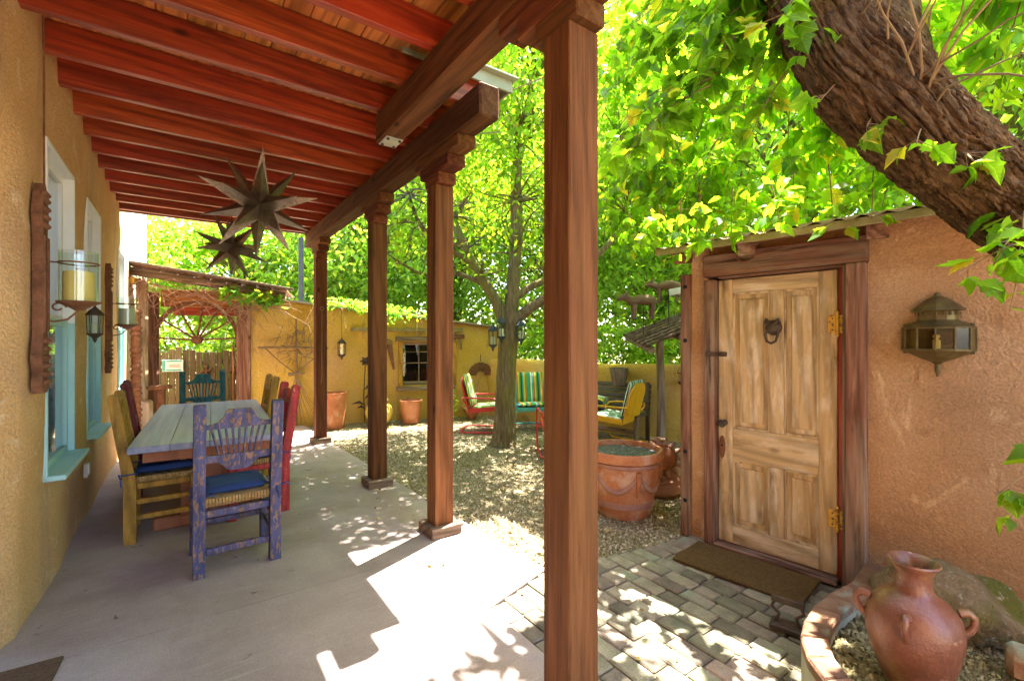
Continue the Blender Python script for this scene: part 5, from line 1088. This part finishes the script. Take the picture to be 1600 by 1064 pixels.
# courtyard tree
ct = empty('courtyard_tree', (3.98, 5.76, -.03), 0, 'forked garden tree with ridged bark growing from the courtyard gravel', 'tree')
rs = np.random.RandomState(11); q = MB(); O = Vector((3.98, 5.76, -.03))
pts, rr = smooth_path([(-.03, 0, 0), (-.02, 0, .12), (0, 0, .6), (.02, -.01, 1.2), (.06, -.03, 1.85)], [.22, .165, .138, .13, .14], 70); q.tube(pts, rr, 72, wob=lambda i, k, a: 1+.13*(1-abs(mn.noise(Vector((math.cos(a)*4, math.sin(a)*4, i*.10))))*2.4)+.06*mn.noise(Vector((math.cos(a)*1.2, math.sin(a)*1.2, i*.05)))); q.build('trunk', 'bark_garden', ct, 70)
limbs = [([(.06, -.03, 1.75), (.10, -.06, 2.4), (.14, -.10, 3.2), (.13, -.12, 4.2), (.30, -.25, 5.4), (.35, -.2, 6.6)], [.12, .105, .095, .08, .06, .02]),
         ([(.03, -.02, 1.7), (-.10, .08, 2.15), (-.30, .22, 2.55), (-.48, .36, 2.95), (-.66, .48, 3.45), (-1.1, .7, 4.4), (-1.3, .7, 5.4)], [.10, .09, .078, .07, .058, .04, .012]),
         ([(.05, -.05, 1.8), (.25, -.25, 2.05), (.55, -.50, 2.30), (.9, -.75, 2.65), (1.4, -1.1, 3.3), (1.8, -1.3, 4.2)], [.09, .08, .07, .055, .04, .012]),
         ([(.10, -.05, 2.2), (.35, -.1, 2.38), (.7, -.25, 2.6), (1.3, -.2, 3.1), (1.9, .2, 4.0)], [.07, .06, .05, .04, .012]),
         ([(-.40, .3, 2.75), (-.8, .3, 2.95), (-1.3, .2, 3.2), (-1.7, -.1, 3.8)], [.05, .04, .03, .01]),
         ([(-.2, .15, 2.4), (-.55, .55, 2.62), (-1.0, .8, 2.6), (-1.5, 1.0, 2.9)], [.045, .035, .025, .01])]
tips = []
for P, rd in limbs:
    q = MB(); pts, rr = smooth_path(P, rd, 30); q.tube(pts, rr, 12, wob=bark_wob(len(P), .10, 6)); q.build('limb', 'bark_garden', ct, 70); tips += [pts[k] for k in (10, 15, 20, 25, 30)]
cc, lp_ = crown((.25, -.05, 4.9), (2.8, 2.7, 2.3), 500, 50, .27, rs, .15)
cc2, lp2 = crown((-.6, .3, 3.2), (1.7, 1.3, .75), 90, 40, .2, rs, .1)
cc3, lp3 = crown((-.9, .2, 5.0), (1.1, 2.2, 1.2), 110, 46, .24, rs, .1)
cc = np.concatenate([cc, cc2, cc3]); lp_ = np.concatenate([lp_, lp2, lp3]); q = MB()
for c in cc:
    t = min(tips, key=lambda p: (p-Vector(c)).length); grow(q, t, [c], .018, rs, 5)
q.build('branches', 'bark_garden', ct, 70)
w_ = lp_+np.array(O); lp_ = lp_[~((np.hypot(lp_[:, 0], lp_[:, 1]) < 1.5) & (lp_[:, 2] < 3.9) & (rs.uniform(0, 1, len(lp_)) < .9)) & (~sunpatch(w_)) & (w_[:, 0] > 2.3) & (w_[:, 2] > 1.95)]
tag(leaves_mesh('foliage', 'leaf_garden', ct, lp_, rs.uniform(.065, .115, len(lp_)), LEAF6, LEAF6F, .55, None, rs), kind='stuff')
for i, (x, y, z, s, lb) in enumerate(((3.80, 5.60, 1.72, 1.15, 'upper pale glass lantern hanging at the fork of the courtyard tree'), (3.72, 5.70, 1.60, 1.15, 'lower pale glass lantern on the porch side of the courtyard tree'), (4.06, 5.46, 1.68, 1.1, 'pale glass lantern on the shed side of the courtyard tree'))):
    cage_lantern('tree_lantern', (x, y, z), s, lb, hang=.22, m='galvanised')

# background trees beyond the walls
def bg_tree(x, y, h, rx, base, n_cl, per, size, m, label, seed, sp=.42, tr=.16, lean=(0, 0), low=None):
    r = empty('background_tree', (x, y, 0), 0, label, 'tree', 'trees beyond the courtyard walls'); rs = np.random.RandomState(seed); q = MB()
    pts, rr = smooth_path([(0, 0, 0), (lean[0]*.3, lean[1]*.3, h*.3), (lean[0]*.7+.1, lean[1]*.7, h*.6), (lean[0], lean[1], h*.92)], [tr, tr*.8, tr*.5, .02], 24); q.tube(pts, rr, 12, wob=bark_wob(seed, .1, 6)); q.build('trunk', 'bark_garden', r, 70)
    c, p = crown((lean[0]*.7, lean[1]*.7, (h+base)/2), (rx, rx, (h-base)/2), n_cl, per, sp, rs, .25)
    p = p[(p[:, 2] > .1)]; w = p+np.array([x, y, 0]); p = p[~sunpatch(w)]; q = MB()
    for k in c[::2]: grow(q, pts[min(24, max(4, int(k[2]/h*20)))], [k], .035, rs, 5)
    q.build('branches', 'bark_garden', r, 70); tag(leaves_mesh('foliage', m, r, p, rs.uniform(.7, 1.3, len(p))*size, LEAF4, LEAF4F, .5, None, rs), kind='stuff')
    return r
BT = [(-1.6, 15.2, 6.4, 2.3, 1.0, 230, 44, .15, 'leaf_far', 'yellow-green tree behind the gateway, next to the house'),
      (1.4, 14.6, 5.6, 2.2, .8, 230, 44, .15, 'leaf_far', 'lower leafy tree seen under the hanging stars'),
      (3.9, 13.4, 7.6, 2.5, .8, 300, 46, .15, 'leaf_far', 'tree behind the outbuilding, between the far porch posts'),
      (6.6, 12.2, 9.6, 2.7, .8, 380, 46, .15, 'leaf_far_cool', 'tall cool green tree just left of the courtyard tree top'),
      (8.9, 10.4, 10.5, 2.9, .6, 420, 46, .15, 'leaf_far', 'tall tree directly behind the courtyard tree trunk'),
      (9.6, 7.0, 11.0, 2.8, .5, 440, 46, .14, 'leaf_far_cool', 'tall tree rising behind the bench and low garden wall'),
      (9.2, 3.9, 10.5, 2.7, .5, 380, 46, .14, 'leaf_far', 'bright tree behind the wooden animal ornaments'),
      (12.5, 9.0, 13.0, 3.4, 1., 360, 46, .18, 'leaf_far', 'tallest tree far behind the garden wall'),
      (6.4, 16.5, 11.5, 3.4, 1., 330, 46, .18, 'leaf_far_cool', 'large distant tree behind the outbuilding roof'),
      (9.2, 1.3, 9.5, 2.4, .5, 300, 46, .15, 'leaf_far', 'tree behind the shed roof, seen past the leaning trunk'),
      (8.8, -2.2, 9.0, 2.4, .5, 260, 46, .15, 'leaf_far_cool', 'tree behind the shed at the right edge, above the leaning trunk'),
      (-4.4, 17.5, 7.5, 2.6, 1., 200, 44, .17, 'leaf_far', 'distant tree showing past the house corner')]
for i, b in enumerate(BT): bg_tree(*b[:5], int(b[5]*1.35), *b[6:], 100+i)
shrub('garden_shrub', (-.55, 12.75, 0), .9, .98, 3600, .11, 'leaf_far', 'rounded green shrub behind the plank fence, seen through the gateway', seed=8)
shrub('garden_shrub', (.9, 12.4, 0), .8, .92, 3000, .11, 'leaf_far', 'green shrub behind the plank fence, nearer the outbuilding', seed=9)
for i, (s_, lb) in enumerate(((.6, 'leafy hedge shrub behind the garden wall, beside the courtyard tree trunk'), (2.2, 'leafy hedge shrub behind the garden wall and the nearest porch post'), (3.7, 'leafy hedge shrub behind the garden wall above the yellow chair'), (5.2, 'leafy hedge shrub behind the log shelter'))):
    x, y, z = gwp(s_, -1.3, 0); shrub('hedge_shrub', (x, y, 0), .95, 1.0, 4200, .10, 'leaf_far', lb, seed=30+i)

# leaning maple beside the shed
MO = Vector((2.80, -.55, 0)); mp = empty('leaning_maple', MO, 0, 'old leaning maple with rough dark trunk arching over the shed', 'tree'); rs = np.random.RandomState(77)
tp = [(2.78, -.95, -.05), (2.80, -.60, .75), (2.76, -.10, 1.50), (2.76, .22, 1.935), (2.765, .386, 2.145), (2.72, .57, 2.40), (2.67, .79, 2.78), (2.64, 1.02, 3.29), (2.71, 1.14, 3.75), (2.95, 1.35, 4.8), (3.2, 1.7, 6.0)]
pts, rr = smooth_path([Vector(p)-MO for p in tp], [.30, .24, .19, .16, .163, .185, .222, .225, .20, .14, .05], 330)
def mwob(i, k, a):
    z = i*.058; w_1 = mn.noise(Vector((math.cos(a)*2, math.sin(a)*2, z*.9+4)))*.9           # furrows wander along the trunk
    v = Vector((math.cos(a+w_1*.25)*6.2, math.sin(a+w_1*.25)*6.2, z*.85)); rid = min(1., abs(mn.noise(v))*3.4)
    crk = min(1., abs(mn.noise(Vector((math.cos(a)*3.3+9, math.sin(a)*3.3, z*4.5))))*4.5)       # cross cracks cut the ridges into plates
    return .90+.125*rid**.6*(.62+.38*crk)+.035*mn.noise(Vector((math.cos(a)*14, math.sin(a)*14, z*9)))+.07*mn.noise(Vector((math.cos(a), math.sin(a), z*.7+9)))
q = MB(); q.tube(pts, rr, 260, wob=mwob); q.build('trunk', 'bark_maple', mp, 80)
MP = pts
for P, rd in (([(2.70, .70, 2.66), (2.80, .72, 2.95), (2.86, .74, 3.22), (2.98, .74, 3.55), (3.4, .5, 4.3)], [.13, .105, .085, .075, .03]), ([(2.70, 1.0, 3.5), (2.6, 1.4, 3.9), (2.7, 2.0, 4.4), (2.9, 2.8, 5.0)], [.10, .08, .06, .02]), ([(2.85, 1.15, 4.2), (3.3, 1.6, 4.5), (3.9, 2.2, 5.0)], [.12, .08, .02])):
    q = MB(); a, b = smooth_path([Vector(p)-MO for p in P], rd, 30); q.tube(a, b, 16, wob=bark_wob(2, .15, 8)); q.build('limb', 'bark_maple', mp, 70)
# bare twigs on the trunk
q = MB()
for k in range(26):
    i = int(rs.uniform(176, 240)); p = MP[i]+Vector((-.06, -.06, 0)); d = Vector((rs.uniform(-.8, -.3), rs.uniform(-.9, -.1), rs.uniform(.0, 1))).normalized(); l = rs.uniform(.45, .8); pp = [p]
    for j in range(5): d = (d+Vector(rs.normal(0, .18, 3))).normalized(); pp.append(pp[-1]+d*l/5)
    q.tube(pp, [.006, .0055, .005, .004, .003, .002], 5)
q.build('twigs', 'twig', mp, 60)
# leafy shoots: drooping sprays, each with leaflets in threes
LP, LD, LS = [], [], []; q = MB()
def shoot(p0, p1, nl, sc=1.0):
    p0, p1 = Vector(p0), Vector(p1); d = p1-p0; mid = p0.lerp(p1, .5)+Vector((0, 0, .12*d.length)); pts, r_ = smooth_path([p0-MO, mid-MO, p1-MO], [.005, .0035, .002], 8); q.tube(pts, r_, 5)
    for k in range(nl):
        t = rs.uniform(.15, 1); i = min(7, int(t*8)); c = pts[i].lerp(pts[i+1], t*8-i); dd = Vector((rs.normal(0, 1), rs.normal(0, 1), rs.uniform(-1.1, .1))).normalized(); st = rs.uniform(.04, .10)*sc; e = c+dd*st; q.tube([c, e], .0016, 3, cap=False)
        sd_ = dd.cross(Vector((0, 0, 1))); sd_ = sd_.normalized() if sd_.length > .01 else Vector((1, 0, 0)); s = rs.uniform(.09, .17)*sc
        for w, f in ((dd, 1), (dd*.55+sd_*.8, .78), (dd*.55-sd_*.8, .78)): LP.append(tuple(e)); LD.append(tuple(w.normalized())); LS.append(s*f)
n_in = 0
while n_in < 340:      # the curtain of foliage left of the trunk
    x, y, z = rs.uniform(2.15, 5.2), rs.uniform(.8, 4.4), rs.uniform(2.28, 5.0)
    dx, dy = x*.814-y*.581, x*.581+y*.814; u_ = dx/dy; low = 2.32+max(0, (.42-u_))*1.6
    if u_ < .19 or dy < 1.7 or z < low or (x > 2.95 and z < 2.62): continue
    gx, gy = x-z*KX, y-z*KY
    if .3 < gx < 2.2 and 2.0 < gy < 3.5: continue
    if 1.72 < gx < 2.75 and .5 < gy < 2.4 and rs.uniform(0, 1) < .93: continue
    src = min(MP[185:], key=lambda p: ((p+MO)-Vector((x, y, z+.4))).length)+MO; s0 = Vector((x, y, z)).lerp(src, min(.55/max((src-Vector((x, y, z))).length, .1), .8))
    shoot(s0, (x, y, z), int(rs.uniform(6, 11))); n_in += 1
n_in = 0
while n_in < 110:       # right of the trunk, against the sky
    x, y, z = rs.uniform(2.7, 4.2), rs.uniform(-.3, 1.0), rs.uniform(2.75, 4.4)
    t = (x*.814-y*.581)/(x*.581+y*.814)
    if t < .72 and z < 3.6: continue
    shoot((x-.2+rs.uniform(-.2, .2), y-.1, z+.35), (x, y, z), int(rs.uniform(5, 9))); n_in += 1
# sprigs in front of the shed wall
shoot((2.72, .30, 1.99), (2.42, .36, 1.80), 6, .72); shoot((2.72, .28, 1.95), (2.50, .32, 1.66), 4, .72); shoot((2.75, .0, 1.25), (2.43, .34, .99), 8, .72); shoot((2.75, .0, 1.2), (2.48, .31, .91), 6, .72); shoot((2.74, .2, 1.92), (2.39, .44, 1.80), 6, .72)
for (x, y, z) in ((2.55, .80, 2.60), (2.42, .60, 2.42), (2.50, .45, 2.32), (2.46, .95, 2.75), (2.42, 1.02, 3.0), (2.52, .33, 2.05)): shoot(min(MP, key=lambda p: ((p+MO)-Vector((x, y, z))).length)+MO, (x-.08, y-.05, z-.10), 4, .75)
# sprays hanging in front of the shed eave
for s_ in np.linspace(-.25, 1.5, 13): a = sw_(s_+rs.uniform(-.08, .08), 2.55, .45); b = sw_(s_+rs.uniform(-.12, .12), 2.22+rs.uniform(-.06, .12), .42+rs.uniform(0, .12)); shoot(a, b, 6, .85)
q.build('shoots', 'twig', mp, 60)
# upper crown: out of the picture, shades the yard
cc, up = crown((4.3, 2.2, 6.0), (2.4, 3.0, 1.4), 80, 46, .26, rs, .1)
w_ = up; gx_, gy_ = w_[:, 0]-w_[:, 2]*KX, w_[:, 1]-w_[:, 2]*KY; up = up[(~sunpatch(w_)) & (w_[:, 2] > 4.3) & (w_[:, 0] > 1.7) & ~((gx_ > 1.2) & (gx_ < 2.6) & (gy_ > .6) & (gy_ < 2.4) & (rs.uniform(0, 1, len(w_)) < .75))]
LP, LD, LS = np.array(LP), np.array(LD), np.array(LS)
camp = np.array([0, 0, 1.55])-np.array(MO)
dist = np.linalg.norm(LP-camp, axis=1); vis = LS/dist; dxy = LP+np.array(MO); uu = (dxy[:, 0]*.814-dxy[:, 1]*.581)/(dxy[:, 0]*.581+dxy[:, 1]*.814); vv = (dxy[:, 2]-1.55)/(dxy[:, 0]*.581+dxy[:, 1]*.814)
vis[(uu < .2) | (uu > 1.1) | (vv > .74)] = 0
order = np.argsort(-vis); big, rest = order[:300], order[300:]
tag(leaves_mesh('foliage', 'leaf_maple', mp, LP[rest], LS[rest], LOBE, LOBEF, .35, LD[rest], rs), kind='stuff')
tag(leaves_mesh('upper_foliage', 'leaf_maple', mp, up-np.array(MO), rs.uniform(.10, .15, len(up)), LEAF6, LEAF6F, .4, None, rs), kind='stuff')
LMS = []
for k in range(8):
    b_, t_, c_ = rs.normal(-.12, .18), rs.normal(0, .2), rs.normal(1, 1); lm = bpy.data.meshes.new('leaf'); lm.from_pydata([(x*(1+.12*math.sin(k*2.1)), y, z*c_+b_*y*y+t_*x*y) for x, y, z in LOBE], [], LOBEF); lm.materials.append(MATS['leaf_maple_veined']); LMS.append(lm)
for i in big:
    d = Vector(LD[i])+Vector(rs.normal(0, .25, 3)); d.z -= .25; d.normalize(); up_ = Vector((rs.normal(0, .5), rs.normal(0, .5), 1)); x = d.cross(up_).normalized(); z = x.cross(d)
    link('leaf', LMS[int(rs.randint(8))], mp, LP[i], Matrix((x, d, z)).transposed().to_euler(), (LS[i],)*3)

# fallen leaves on gravel, pavers and slab edge
n = 230; px = nprs.uniform(1.3, 5.6, n); py = nprs.uniform(1.0, 8.3, n); ok = (np.hypot(px-3.3, py-2.86) > .4) & ~((px > 1.9) & (py < 1.05)) & (px < 3.2+np.clip(py-2.3, 0, .01)*300); px, py = px[ok], py[ok]
mat('dry_leaf', [(.3, (.28, .19, .05)), (.7, (.40, .32, .10))], 9, rough=.8)
tag(leaves_mesh('leaf_litter', 'dry_leaf', None, np.stack([px, py, np.full(len(px), .006)], 1), nprs.uniform(.025, .06, len(px)), LEAF6, LEAF6F, 0, np.stack([nprs.normal(0, 1, len(px)), nprs.normal(0, 1, len(px)), nprs.normal(0, .05, len(px))], 1)*3), 'scattered dry fallen leaves on gravel and paving', 'leaves', kind='stuff')
